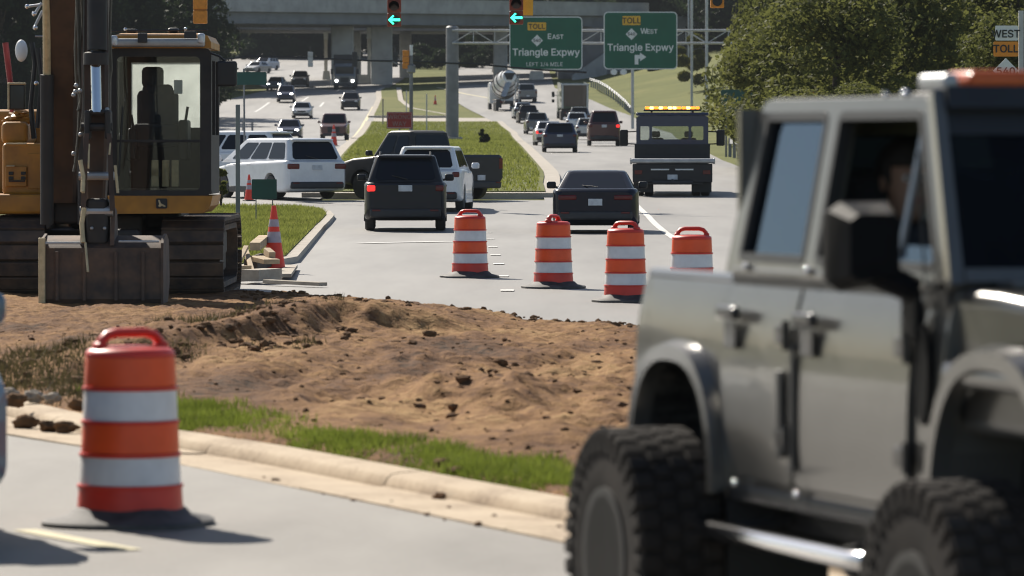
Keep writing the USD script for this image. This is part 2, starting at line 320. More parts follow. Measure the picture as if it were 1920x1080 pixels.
# ground sheet
cols = np.unique(np.concatenate([np.arange(-1500, -100, 100), np.arange(-100, -50, 10), np.arange(-50, 60, 2.5), np.arange(60, 120, 10), np.arange(120, 1600, 100)]))
GX, GY = np.meshgrid(cols, LEV)
def bank(X, Y):
    xr = at(RR, Y) + 4; xl = at(LL, Y) - 6
    on = np.clip((Y - 125) / 40, 0, 1)
    b = np.clip((X - xr) * .2, 0, 5) * on + np.clip((xl - X) * .1, 0, 4) * np.clip((Y - 300) / 100, 0, 1)
    return b
def land(X, Y): return prof(Y) + bank(np.asarray(X, float), np.asarray(Y, float))
GZ = prof(GY) + bank(GX, GY) - .06
nx, ny = len(cols), len(LEV)
idx = np.arange(nx * ny).reshape(ny, nx)
q = np.stack([idx[:-1, :-1].ravel(), idx[:-1, 1:].ravel(), idx[1:, 1:].ravel(), idx[1:, :-1].ravel()], 1)
single('ground', (np.stack([GX, GY, GZ], -1).reshape(-1, 3), q), 'grass_ground', kind='structure', smooth=True)
def ribbon(left, right, y0, y1, dz, thick=0.0):
    """A sheet between two edge functions of Y, lying dz above the land profile; thick: a skirt so that it is a slab."""
    ys = np.unique(np.concatenate([[y0, y1], LEV[(LEV > y0) & (LEV < y1)]]))
    l, r = np.broadcast_to(left(ys), ys.shape), np.broadcast_to(right(ys), ys.shape); z = prof(ys) + dz
    k = len(ys); V = [np.stack([l, ys, z], 1), np.stack([r, ys, z], 1)]; f = []
    i = np.arange(k - 1)
    f.append(np.stack([i, k + i, k + i + 1, i + 1], 1))
    if thick:
        V += [np.stack([l, ys, z - thick], 1), np.stack([r, ys, z - thick], 1)]
        f.append(np.stack([i + 1, 2 * k + i + 1, 2 * k + i, i], 1)); f.append(np.stack([k + i, 3 * k + i, 3 * k + i + 1, k + i + 1], 1))
        f.append(np.array([[0, 2 * k, 3 * k, k], [2 * k - 1, 4 * k - 1, 3 * k - 1, k - 1]]))
    v, f = np.vstack(V), np.vstack(f); 
    return trimesh.Trimesh(v, np.vstack([f[:, [0, 1, 2]], f[:, [0, 2, 3]]]), process=False)
def flat(poly, z):
    if not poly.is_valid: poly = poly.buffer(0)
    out = []
    for g in getattr(poly, 'geoms', [poly]):
        v, f = trimesh.creation.triangulate_polygon(g, engine='earcut')
        out.append(trimesh.Trimesh(np.c_[v, np.full(len(v), z)], f, process=False))
    m = cat(out)
    if m.face_normals[:, 2].mean() < 0: m.invert()
    return m
def gp(pts): return [tuple(G(*p)[:2]) for p in pts]

# ------------------------------------------------------------------ roads
single('intersection_road', [ribbon(lambda y: -60 + 0 * y, lambda y: at(RR, y), 50, 146, -.004)], 'asphalt', kind='structure')
single('carriageway', [ribbon(lambda y: at(RL, y) - .6, lambda y: at(RR, y), 146, 900, -.004)], 'asphalt', kind='structure')
single('oncoming_carriageway', [ribbon(lambda y: at(LL, y), lambda y: at(LRt, y) + .6, 146, 900, -.004)], 'asphalt', kind='structure')
single('median_crossover', [ribbon(lambda y: at(LRt, y) + .6, lambda y: at(RL, y) - .6, G(800, 229)[1], G(800, 221)[1], -.004)], 'kerb_grey', kind='structure')
# median islands: kerb round grass
def island(y0, y1, l, r, nm):
    single('median_kerb', [ribbon(lambda y: l(y), lambda y: r(y), y0, y1, .13, .25)], 'kerb_grey', kind='structure')
    single(nm, [ribbon(lambda y: l(y) + .55, lambda y: r(y) - .55, y0 + 1.0, y1 - 1.5, .165, .05)], 'grass_ground', kind='structure')
island(G(900, 370)[1], G(800, 230)[1], lambda y: at(LRt, y), lambda y: at(RL, y), 'median_grass')
island(G(800, 220)[1], G(740, 166)[1], lambda y: at(LRt, y), lambda y: np.maximum(at(LRt, y) + 2.2, at(RL, y) - 3.0 - np.clip((y - 470) / 10, 0, 3)), 'median_grass')
# lane markings
def stripe(pts, w, z=.006, m='paint_white', name='lane_line'):
    a = [G(*p) for p in pts]; c = np.array(a)
    ys = np.unique(np.concatenate([c[:, 1], LEV[(LEV > c[:, 1].min()) & (LEV < c[:, 1].max())]]))
    xs = at(c[:, :2], ys)
    single(name, [ribbon(lambda y: at(c[:, :2], y) - w / 2, lambda y: at(c[:, :2], y) + w / 2, ys[0], ys[-1], z)], m, kind='structure')
def bar(p0, p1, w, name='stop_line', z=.008):
    a, b = G(*p0)[:2], G(*p1)[:2]
    single(name, [flat(LineString([a, b]).buffer(w / 2, cap_style=2), z)], 'paint_white', kind='structure')
stripe([(820, 164), (872, 176), (930, 186)], .35, m='paint_yellow', name='edge_line')
stripe([(1180, 372), (1215, 405), (1265, 448)], .16, name='edge_line')
stripe([(700, 200), (682, 232), (652, 264)], .3, m='paint_yellow', name='edge_line')
for a, b in [((478, 210), (505, 192)), ((566, 190), (578, 182)), ((512, 250), (545, 232)), ((600, 200), (607, 192)), ((630, 222), (636, 214))]: stripe([a, b], .25)
for y in (456,): bar((682, y), (850, y - 3), .55)
bar((600, 398), (700, 394), .5)
for i, (x, y) in enumerate([(914, 436), (918, 449), (924, 463), (929, 478), (935, 495), (942, 518), (951, 545)]):
    c = G(x, y)[:2]; single('dotted_line', [flat(sbox(c[0] - .09, c[1] - .35, c[0] + .09, c[1] + .35), .008)], 'paint_white', kind='structure')
for (x, y) in [(1313, 392), (1030, 405), (985, 400)]:
    c = G(x, y)[:2]; single('lane_line', [flat(sbox(c[0] - .15, c[1] - .8, c[0] + .15, c[1] + .8), .008)], 'paint_white', kind='structure')

# near road, kerb and gutter
GUT = [(-900, 640), (-300, 735), (20, 818), (150, 838), (340, 872), (700, 946), (1070, 1022), (1400, 1090), (2100, 1230)]      # gutter edge
gut = LineString(gp(GUT)); 
def off(d): 
    l = gut.parallel_offset(d, 'left', join_style=1); c = np.array(l.coords)
    return c if c[0][0] < c[-1][0] else c[::-1]
gc = np.array(gut.coords)
o1, o2, o3 = off(.50), off(.60), off(.76)
near_poly = Polygon(list(map(tuple, gc)) + [(gc[-1][0] + 3, 6), (gc[-1][0], -20), (-25, -20), (-25, gc[0][1])])
single('near_road', flat(near_poly, .0), 'asphalt_near', kind='structure')
near_poly2 = None
def strip(prof2):
    """Long kerb: offsets and heights across, swept along the gutter edge."""
    lines = []
    t = np.linspace(0, 1, 160)
    for o, z in prof2:
        ln = LineString(gc) if o == 0 else LineString(off(o))
        p = np.array([ln.interpolate(k, normalized=True).coords[0] for k in t]); lines.append(np.c_[p, np.full(len(p), z)])
    m = len(lines); V = np.vstack(lines); k = len(t); i = np.arange(k - 1); f = []
    for a in range(m - 1):
        f.append(np.stack([a * k + i, a * k + i + 1, (a + 1) * k + i + 1, (a + 1) * k + i], 1))
    f = np.vstack(f); return trimesh.Trimesh(V, np.vstack([f[:, :3], f[:, [0, 2, 3]]]), process=False)
def segments(name, prof_, L=3.05):
    x = UsdGeom.Xform.Define(stage, '/World/' + name).GetPrim(); x.SetCustomDataByKey('kind', 'structure')
    lines = [LineString(gc) if o == 0 else LineString(off(o)) for o, z in prof_]; tot = lines[0].length; n_ = int(tot / L)
    for k in range(n_):
        ts = np.linspace((k + .0025) / n_, (k + .9975) / n_, 5); dzk = RNG.uniform(-.004, .004)
        V = np.vstack([np.c_[np.array([l.interpolate(t, normalized=True).coords[0] for t in ts]), np.full(5, z + dzk)] for l, (o, z) in zip(lines, prof_)])
        m = len(prof_); i = np.arange(4); f = np.vstack([np.stack([a * 5 + i, a * 5 + i + 1, (a + 1) * 5 + i + 1, (a + 1) * 5 + i], 1) for a in range(m - 1)])
        single(name + '_segment', (V, f), 'concrete', smooth=40, parent='/World/' + name)
segments('gutter', [(0, -.04), (.002, .008), (.02, .014), (.46, .0), (.50, .002), (.502, -.05)])
segments('kerb', [(.50, -.06), (.505, .005), (.53, .05), (.555, .066), (.60, .074), (.74, .082), (.76, .076), (.765, -.06)])
c0, c1 = G(45, 995)[:2], G(245, 1033)[:2]
single('edge_line', flat(LineString([c0, c1]).buffer(.06, cap_style=2), .006), 'paint_yellow', kind='structure')

# dug-up verge: a heightfield of clay
farE = [(-700, 515), (300, 512), (425, 520), (470, 545), (600, 556), (760, 570), (900, 588), (1060, 604), (1200, 614), (1500, 640), (2100, 700)]
fe = gp(farE)
dirt_poly = Polygon(fe + [tuple(p) for p in off(.68)[::-1]]).buffer(0)
if dirt_poly.geom_type != 'Polygon': dirt_poly = max(dirt_poly.geoms, key=lambda g: g.area)
xs = np.arange(-9.5, 7.0, .055); ys = np.arange(18, 77, .07)
DX, DY = np.meshgrid(xs, ys)
pts = shapely.points(DX.ravel(), DY.ravel())
inside = shapely.contains(dirt_poly.buffer(.5), pts).reshape(DX.shape)
sdist = np.where(shapely.contains(dirt_poly, pts), 1, -1) * shapely.distance(shapely.boundary(dirt_poly), pts); sdist = sdist.reshape(DX.shape)
kd = shapely.distance(LineString(off(.7)), pts).reshape(DX.shape)
def fb(sx, sy, o, sd, rotn=0.0):
    c, s = math.cos(rotn), math.sin(rotn); u, v = DX * c - DY * s, DX * s + DY * c
    return meshkit.fbm(np.stack([u * sx, v * sy, 0 * u + sd], -1), o, sd) - .5
edge = np.clip((sdist + .15 + fb(1.5, .8, 4, 3) * .9) / .5, 0, 1)
ridge = np.zeros_like(DX)
for pts_, amp, wd in [([(-100, 745), (120, 722), (330, 690)], .30, 1.5), ([(330, 688), (480, 668), (640, 648)], .26, 1.2), ([(640, 655), (900, 690), (1200, 690)], .14, 1.6), ([(700, 760), (1000, 735), (1250, 740)], .10, 1.2), ([(500, 760), (760, 800), (1100, 850)], .10, .8)]:
    dd = shapely.distance(LineString(gp(pts_)), pts).reshape(DX.shape); ridge += amp * np.exp(-(dd / wd) ** 2) * (1 + 2.0 * fb(1.3, .5, 3, 11))
ruts = np.abs(np.sin((DX * 0.985 - DY * .15) * 4.2 + 3 * fb(.3, .12, 3, 5))) ** 2 * .07
rough = np.clip((50 - DY) / 12, .25, 1)
bl = np.array(gp([(-300, 770), (-100, 748), (120, 728), (330, 700), (480, 678), (640, 656), (800, 640)])); sb = DY - np.interp(DX, bl[:, 0], bl[:, 1]) + fb(1.2, .5, 4, 61) * 3.2
_t = np.clip((sb + .5) / 1.1, 0, 1); cut = .20 * _t * _t * (3 - 2 * _t) * np.exp(-np.maximum(sb - 1, 0) / 7) * np.clip((.2 - DX) / 1.6, 0, 1) * (1 + fb(.6, .3, 2, 66))
DZ = cut + .07 * np.clip(sdist / 1.2, 0, 1) + ridge * .25 + rough * (fb(.9, .35, 5, 21) * .34 + np.maximum(fb(3.2, 1.4, 4, 31), -.1) * .21 + 1.5 * ruts * (fb(.5, .2, 2, 8) + .5)) + fb(9, 4, 3, 41) * .075 + fb(20, 9, 2, 47) * .03
DZ = np.where(kd < 2.6, .06 + (DZ - .06) * np.clip(kd / 2.6, 0, 1) ** 1.6, DZ)
DZ = edge * (DZ + .01) - (1 - edge) * .12
DZ[(DY > 58) & (DX < -3)] *= .55
idx = np.arange(DX.size).reshape(DX.shape)
ok = inside[:-1, :-1] & inside[1:, 1:] & inside[1:, :-1] & inside[:-1, 1:]
q = np.stack([a[ok] for a in (idx[:-1, :-1], idx[:-1, 1:], idx[1:, 1:], idx[1:, :-1])], 1)
used, inv = np.unique(q, return_inverse=True)
single('dug_up_soil', (np.stack([DX, DY, DZ], -1).reshape(-1, 3)[used], inv.reshape(-1, 4)), 'dirt', kind='structure', smooth=True)
from scipy.interpolate import RegularGridInterpolator
_dz = RegularGridInterpolator((ys, xs), DZ, bounds_error=False, fill_value=0.0)
def dz(X, Y): return float(max(0, _dz((Y, X))))
single('intersection_road', flat(Polygon([(1.5, 50), (16, 50), (16, 34), (7, 36)]).difference(dirt_poly.buffer(-.3)), -.004), 'asphalt', kind='structure')
# clods of soil, uncountable: one object
cl = []
protos = [lumpy((0, 0, 0), 1, s, sub=1, amp=.7) for s in range(6)]
def add_clod(X, Y, r):
    p = protos[RNG.integers(6)]; a = RNG.uniform(0, 6.28); c, s = math.cos(a), math.sin(a)
    v = p.vertices * np.array([r * RNG.uniform(.8, 1.6), r * RNG.uniform(.8, 1.6), r * RNG.uniform(.5, .95)])
    v = np.c_[v[:, 0] * c - v[:, 1] * s, v[:, 0] * s + v[:, 1] * c, v[:, 2]] + (X, Y, dz(X, Y) + r * .25)
    cl.append(trimesh.Trimesh(v, p.faces, process=False))
def scatter_px(n, poly, fn):
    pg = Polygon(gp(poly)).buffer(0); b = pg.bounds; k = 0; shapely.prepare(pg)
    while k < n:
        X, Y = RNG.uniform(b[0], b[2]), RNG.uniform(b[1], b[3])
        if pg.contains(Point(X, Y)): fn(X, Y); k += 1
lg = lambda a, b: math.exp(RNG.uniform(math.log(a), math.log(b)))
scatter_px(560, [(-50, 650), (700, 615), (1250, 640), (1250, 900), (700, 850), (340, 790), (-50, 770)], lambda X, Y: add_clod(X, Y, lg(.006, .022)))
scatter_px(230, [(-50, 715), (330, 672), (640, 635), (660, 680), (330, 715), (-50, 770)], lambda X, Y: add_clod(X, Y, lg(.01, .05)))
scatter_px(36, [(650, 660), (1200, 660), (1200, 860), (800, 800)], lambda X, Y: add_clod(X, Y, lg(.015, .06)))
scatter_px(300, [(420, 545), (1200, 606), (1200, 630), (420, 572)], lambda X, Y: add_clod(X, Y, lg(.01, .04)))
scatter_px(5, [(720, 880), (900, 900), (860, 945), (760, 930)], lambda X, Y: add_clod(X, Y, lg(.03, .09)))
scatter_px(14, [(400, 880), (1070, 990), (1070, 1030), (400, 890)], lambda X, Y: add_clod(X, Y, lg(.008, .022)))
single('soil_clods', cl, 'clod', 'dark clods of dug-up earth strewn over the reddish dirt verge', 'soil clods', kind='stuff', smooth=False)

# grass blades
def blades(n, polys, hmin, hmax, w, zf, dens=None):
    out_v = []; k = 0
    for pg in polys:
        b = pg.bounds; m = int(n * pg.area / sum(p.area for p in polys))
        X = RNG.uniform(b[0], b[2], m * 6); Y = RNG.uniform(b[1], b[3], m * 6)
        keep = shapely.contains(pg, shapely.points(X, Y))
        if dens is not None: keep &= RNG.random(len(X)) < dens(X, Y)
        X, Y = X[keep][:m], Y[keep][:m]
        Z = zf(X, Y); h = RNG.uniform(hmin, hmax, len(X)); a = RNG.uniform(0, np.pi, len(X)); lx, ly = RNG.normal(0, .35, (2, len(X)))
        ww = w * RNG.uniform(.6, 1.3, len(X)) / 2
        v = np.stack([np.stack([X - np.cos(a) * ww, Y - np.sin(a) * ww, Z], 1), np.stack([X + np.cos(a) * ww, Y + np.sin(a) * ww, Z], 1), np.stack([X + lx * h, Y + ly * h, Z + h], 1)], 1)
        out_v.append(v)
    v = np.vstack(out_v).reshape(-1, 3)
    return trimesh.Trimesh(v, np.arange(len(v)).reshape(-1, 3), process=False)
gs = Polygon(gp([(130, 752), (240, 752), (335, 762), (430, 772), (560, 805), (700, 838), (900, 868), (1100, 890), (1300, 940), (1300, 1070), (1085, 960)]) + [tuple(p) for p in off(.80)[::-1] if -3.1 < p[0] < .6]).buffer(0)
gs = gs.buffer(-.03)
zd = lambda X, Y: np.maximum(_dz(np.stack([Y, X], -1)), 0) - .01
patch = lambda X, Y: np.clip((meshkit.fbm(np.stack([X * 1.3, Y * .7, 0 * X], -1), 3, 4) - .36) * 5, .15, 1) * np.clip((shapely.distance(gs.boundary, shapely.points(X, Y)) + (meshkit.fbm(np.stack([X * 3, Y * 1.5, 0 * X + 7], -1), 3, 6) - .47) * 1.3) / .2, 0.05, 1)
single('grass_strip', blades(42000, list(getattr(gs, 'geoms', [gs])), .02, .085, .011, zd, patch), 'blade', 'strip of bright green grass between the concrete kerb and the dirt', 'grass', kind='stuff')
dg = [Polygon(gp(p)).buffer(0) for p in ([(-60, 770), (-60, 700), (330, 672), (640, 632), (660, 690), (340, 735), (160, 775)],)]
dgk = lambda X, Y: np.clip((meshkit.fbm(np.stack([X * 1.1, Y * .5, 0 * X + 3], -1), 3, 9) - .5) * 6, .0, 1)
single('dry_grass', blades(5200, dg, .03, .12, .013, zd, dgk), 'blade_dry', 'dry torn-up grass tufts along the dark earth ridge behind the near drum', 'dry grass', kind='stuff')

# grass patch behind the excavator with its kerb
KB = [(535, 492), (560, 465), (590, 432), (612, 410), (605, 402), (560, 396)]
gpoly = Polygon(gp([(-500, 505), (300, 508), (430, 512), (490, 500)] + KB + [(420, 394), (250, 393), (-500, 392)])).buffer(0)
kerb_ring = gpoly.buffer(.20).difference(gpoly).intersection(Polygon(gp([(500, 520), (560, 500), (680, 405), (640, 385), (420, 388), (430, 396), (600, 404), (520, 486)])).buffer(.5))
def follow(m):
    v, f = trimesh.remesh.subdivide_to_size(np.array(m.vertices), np.array(m.faces), 4.0, max_iter=14); v = np.array(v); v[:, 2] += prof(v[:, 1]); return trimesh.Trimesh(v, f, process=True)
single('verge_kerb', follow(prism(kerb_ring, -.05, .10, 'z')), 'kerb_grey', kind='structure')
single('verge_grass', follow(prism(gpoly, -.05, .12, 'z')), 'grass_ground', kind='structure')
vis = gpoly.intersection(Polygon(gp([(260, 512), (640, 512), (640, 388), (260, 388)])))
single('verge_grass_blades', blades(45000, [vis], .05, .12, .03, lambda X, Y: .118 + prof(Y)), 'blade_mid', 'mown green grass behind the excavator beside the orange cone', 'grass', kind='stuff')
_ys = np.linspace(G(900, 370)[1] + 1.2, G(800, 232)[1], 60)
mpoly = Polygon([(at(LRt, y) + .7, y) for y in _ys] + [(at(RL, y) - .7, y) for y in _ys[::-1]]).buffer(0)
single('median_grass_blades', blades(60000, [mpoly], .05, .14, .06, lambda X, Y: prof(Y) + .16), 'blade_mid', 'mown grass of the long median between the two carriageways', 'grass', kind='stuff')

# ------------------------------------------------------------------ overpass
TH = math.atan2(55, 68)                                  # the bridge runs askew of the road
BL = np.array([XW(450, 552), 552.0]); BR = np.array([XW(1130, 607), 607.0])
bd = (BR - BL) / np.linalg.norm(BR - BL); bn = np.array([0.0, 1.0 / bd[0]])
def BP(s, t, z): p = BL + bd * s + bn * t; return (p[0], p[1], z)
def bridge_beam(s0, s1, t0, t1, z0a, z1a, slope, tap=0):
    V = []
    for s in (s0, s1):
        dzz = slope * s
        V += [BP(s, t0, z0a + dzz), BP(s, t1, z0a + dzz), BP(s, t1, z1a + dzz), BP(s, t0, z1a + dzz)]
    return loft([V[:4], V[4:]])
zb = CH - (43 - HZ) / F * 552; slp = (CH - (49 - HZ) / F * 607 - zb) / np.linalg.norm(BR - BL)
def overpass(t0, lab):
    T = Thing('overpass', lab, 'bridge', BP(20, t0, 8.2), 0, world=True)
    for k in range(5):
        tt = t0 + .6 + k * 2.4
        T.part('girder', [bridge_beam(-70, 78, tt, tt + .35, zb, zb + 1.25, slp), bridge_beam(-70, 78, tt - .25, tt + .6, zb - .04, zb + .03, slp)], 'bridge_steel')
    T.part('deck', bridge_beam(-70, 78, t0, t0 + 11.2, zb + 1.25, zb + 1.5, slp), 'bridge_conc')
    for tt in (t0 - .02, t0 + 10.9): T.part('parapet', [bridge_beam(-70, 78, tt, tt + .32, zb + 1.5, zb + 2.75, slp), bridge_beam(-70, 78, tt - .06, tt + .38, zb + 2.75, zb + 2.87, slp)], 'bridge_conc')
    for s in range(-64, 78, 8): pass
    return T
for t0, lab in ((0, 'nearer grey concrete bridge deck crossing high over the road behind the signals'), (17.0, 'farther bridge deck behind the nearer one, over the shaded road')):
    T = overpass(t0, lab)
    def sx_at(px, t):     # distance along the bridge seen at picture column px
        ss = np.linspace(-80, 90, 4000); p = BL[:, None] + np.outer(bd, ss) + (bn * t)[:, None]
        return ss[np.argmin(np.abs(960 + p[0] / p[1] * F - px))]
    for px, w in ((642, 2.5), (716, 2.4), (938, 1.7)) if t0 == 0 else ((664, 1.6), (760, 1.4)):
        s = sx_at(px, t0 + 5); p = BL + bd * s + bn * (t0 + 5); g = prof(p[1])
        T.part('pier', bx(p[0] - w / 2, p[0] + w / 2, p[1] - 1.2, p[1] + 1.2, g - .5, zb + slp * s - .02, .15), 'bridge_conc')
# abutment: sloped paving under the right end
T = Thing('bridge_abutment', 'sloped abutment with an added shade-dark wall under the right end of the bridges', 'abutment', BP(70, 12, 8), 0, world=True)
sA = 66.0
def slope_slab(s0, s1, t0, t1, z0, z1):
    V0 = [BP(s0, t0, z0 - 2), BP(s1, t0, z0 - 2), BP(s1, t0, z1), BP(s0, t0, z0)]; V1 = [BP(s0, t1, z0 - 2), BP(s1, t1, z0 - 2), BP(s1, t1, z1), BP(s0, t1, z0)]
    return loft([V0, V1])
gA = prof(605)
T.part('slope_paving', slope_slab(62, 75, -1.0, 29, gA + .3, zb + slp * 70 - .6), 'bridge_conc')
xa, xb = XW(1046, 606), XW(1262, 606); T.part('added_dark_wall', bx(xa, xb, 606, 640, prof(606) - 1, zb + slp * 66 - .05, .05), 'shaded_conc'); T.part('end_wall', bridge_beam(75, 90, -2, 30, gA - 1, zb + 1.2, slp), 'bridge_conc')  # front wall added to make the shaded bridge end read dark
# concrete pier guards and the white end block
for nm, lab, x0, x1, y0, y1, d in (('crash_barrier', 'sunlit pale concrete barrier block just behind the mixer truck', 990, 1022, 133, 152, 600), ('crash_barrier', 'pale concrete footing block under the slim white pier left of the green signs', 921, 940, 124, 138, 640),
        ('crash_barrier', 'pale concrete barrier between the two left bridge piers', 664, 694, 140, 160, 585), ('crash_barrier', 'small pale concrete block left of the left bridge pier', 604, 620, 133, 148, 600)):
    a, b = P(x0, y1, d), P(x1, y0, d); g = prof(d)
    single(nm, [prism([(0, min(g, a[2]) - .3), (b[0] - a[0], min(g, a[2]) - .3), ((b[0] - a[0]) * .86, b[2]), ((b[0] - a[0]) * .14, b[2])], d, d + .8).apply_translation((a[0], 0, 0))], 'pale_conc', lab, 'concrete barrier')
for px, y0, y1, d, lab in ((930, 66, 130, 641, 'slim white pier on a pale footing left of the green signs'), (611, 50, 140, 601, 'slim white post at the left edge of the first bridge pier'), (692, 48, 150, 586, 'slim white post at the left edge of the second bridge pier')):
    a, b = P(px, y1, d), P(px, y0, d)
    T = Thing('marker_post', lab, 'post', a, 0, world=True)
    T.part('shaft', bx(a[0] - .2, a[0] + .2, d - .2, d + .2, min(a[2], prof(d)), b[2], .04), 'pale_conc'); T.part('panel', bx(a[0] - .26, a[0] + .26, d - .23, d - .205, b[2] - 1.5, b[2] - .1), 'sign_white')

# ------------------------------------------------------------------ haze
M['haze_air'] = usdkit.material(stage, LK + 'haze_air', {'v': ('principled_volume', {'color': (.82, .90, 1.0), 'density': 0.00004, 'anisotropy': 0.2})}, [], volume='v.volume')
single('haze', bx(-1700, 1900, -60, 1750, -3, 130), 'haze_air', kind='stuff')
# ------------------------------------------------------------------ trees
def crown_mesh(n, R, H, seed, leaf, lobes=26, fill=.75, base=.25):
    r = np.random.default_rng(seed)
    cs = []
    for k in range(lobes):
        a = r.uniform(0, 6.28); z = base * H + (1 - base) * H * r.random() ** .85
        prf = math.sin(math.pi * min(1, max(.08, (z / H - base) / (1 - base) * .82 + .14))) ** .7
        q = R * prf * math.sqrt(r.random()) * .85
        cs.append((q * math.cos(a), q * math.sin(a), z, R * r.uniform(.2, .42)))
    cs = np.array(cs); which = r.integers(0, lobes, n)
    d = r.normal(size=(n, 3)); d /= np.linalg.norm(d, axis=1, keepdims=True)
    rad = cs[which, 3] * (fill + (1.06 - fill) * r.random(n)); c = cs[which, :3] + d * rad[:, None] * (1, 1, .75)
    c[:, 2] = np.maximum(c[:, 2], base * H * .5)
    u = r.normal(size=(n, 3)) + d * .2; nrm = d * .6 + r.normal(size=(n, 3)) * .7; u = np.cross(nrm, u); u /= np.linalg.norm(u, axis=1, keepdims=True) + 1e-9
    w = np.cross(nrm, u); w /= np.linalg.norm(w, axis=1, keepdims=True) + 1e-9
    s = leaf * r.uniform(.6, 1.5, n)[:, None]
    v = np.stack([c - u * s, c + w * s * .55, c + u * s, c - w * s * .55], 1).reshape(-1, 3)
    i = np.arange(n)[:, None] * 4
    return v, np.vstack([i + [0, 1, 2], i + [0, 2, 3]]), cs
def tree(name, label, cat_, loc, R, H, seed, leaf, n, m, group=None, base=.22, lobes=26, fill=.75):
    T = Thing(name, label, cat_, loc, 0, group, scale=(1, 1, 1))
    v, f, cs = crown_mesh(n, R, H, seed, leaf, lobes, base=base, fill=fill)
    T.part('crown', trimesh.Trimesh(v, f, process=False), m, smooth=False)
    r = np.random.default_rng(seed + 5); pts = [(0, 0, -.3)] + [(r.normal(0, .03) * R, r.normal(0, .03) * R, H * t) for t in (.2, .4, .6, .85)]
    tr = [tube(pts, [H * .022, H * .018, H * .014, H * .01, H * .003], 8)]
    for k in range(9):
        c = cs[r.integers(len(cs))]; z0 = max(H * .15, c[2] - R * .5); t = min(.8, z0 / H)
        tr.append(tube([(0, 0, z0), (c[0] * .5, c[1] * .5, (z0 + c[2]) / 2 + .1), tuple(c[:3])], [H * .008, H * .005, H * .002], 5))
    T.part('trunk', tr, 'bark')
    return T
# right hand wood: nearest trees, sunlit on their left
RT = [('broad olive green tree at the left end of the right hand wood', 1482, 205, 6.2, 3.6, 0), ('olive tree next right in the wood, behind the silver truck cab', 1560, 190, 6.6, 4.0, 1), ('tall tree over the light bar, third along the right hand wood', 1690, 200, 8.5, 4.2, 2),
      ('dark tree behind the silver truck roof by the route signs', 1800, 215, 9.5, 4.6, 1), ('tree at the right edge of the photo behind the route signs', 1915, 205, 9.5, 4.4, 0), ('small tree in front of the wood left of the teal sign back', 1442, 265, 6.0, 2.8, 2),
      ('tall tree behind the first row, above the left end of the wood', 1480, 262, 11, 4.6, 1), ('tall tree behind the first row, above the middle of the wood', 1610, 270, 12.5, 5.2, 0), ('tall tree behind the first row towards the right edge', 1750, 275, 13, 5.4, 2),
      ('low leafy tree seen through the silver truck windscreen', 1900, 172, 4.6, 2.8, 1), ('low bushy tree right of the teal sign back, behind the truck', 1510, 170, 3.0, 2.3, 0), ('low bushy tree behind the truck B pillar', 1590, 165, 3.2, 2.4, 2)]
protoR = []
for k in range(3):
    lab, px, d, h, r, kk = RT[k]; X = XW(px, d); pr = tree('roadside_tree', lab, 'tree', (X, d, land(X, d) - .1), 4.0, 8.0, 100 + k, .125, 15000, 'leaf_olive', 'trees of the right hand wood', base=.06, lobes=44)
    UsdGeom.Xformable(pr.prim).GetOrderedXformOps()[-1].Set(Gf.Vec3f(r / 4.0, r / 4.0, h / 8.0)); protoR.append(pr.path)
for k, (lab, px, d, h, r, kk) in enumerate(RT[3:]):
    X = XW(px, d); dup(protoR[kk], 'roadside_tree', lab, 'tree', (X, d, land(X, d) - .1), 1.7 * k + .6, (r / 4.0, r / 4.0, h / 8.0), 'trees of the right hand wood')
# far trees behind the bridges and to the left
protoF = []
for k in range(3):
    X, d = -14.0 + 9 * k, 742 + 6 * k
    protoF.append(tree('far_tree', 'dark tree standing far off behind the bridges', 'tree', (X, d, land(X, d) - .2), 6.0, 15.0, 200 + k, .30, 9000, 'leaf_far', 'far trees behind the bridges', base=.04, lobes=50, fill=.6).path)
i = 0
for row, (d, n, x0, x1) in enumerate(((722, 19, -66, 52), (758, 30, -74, 60), (800, 24, -84, 72))):
    for k in range(n):
        X = x0 + (x1 - x0) * (k + RNG.uniform(-.3, .3)) / (n - 1); dd = d + RNG.uniform(-12, 12)
        if d == 722 and -52 < X < -1: continue
        if d == 758 and abs(X + 41) < 1.5: continue
        s = RNG.uniform(.8, 1.35)
        dup(protoF[i % 3], 'far_tree', 'dark tree standing far off behind the bridges', 'tree', (X, dd, land(X, dd) - .3), RNG.uniform(0, 6), (s, s, s * RNG.uniform(.9, 1.2)), 'far trees behind the bridges'); i += 1
for k, (px, d, s) in enumerate(((1120, 668, 1.0), (1165, 655, .9), (1215, 645, 1.0), (1262, 640, 1.1), (1310, 632, 1.1), (1350, 620, 1.2), (1395, 610, 1.2), (1090, 690, 1.0))):
    X = XW(px, d); dup(protoF[k % 3], 'far_tree', 'dark tree behind the right end of the bridges and the green signs', 'tree', (X, d, land(X, d) - .3), k * .9, (s, s, s * 1.05), 'dark trees behind the green signs')
protoB = []
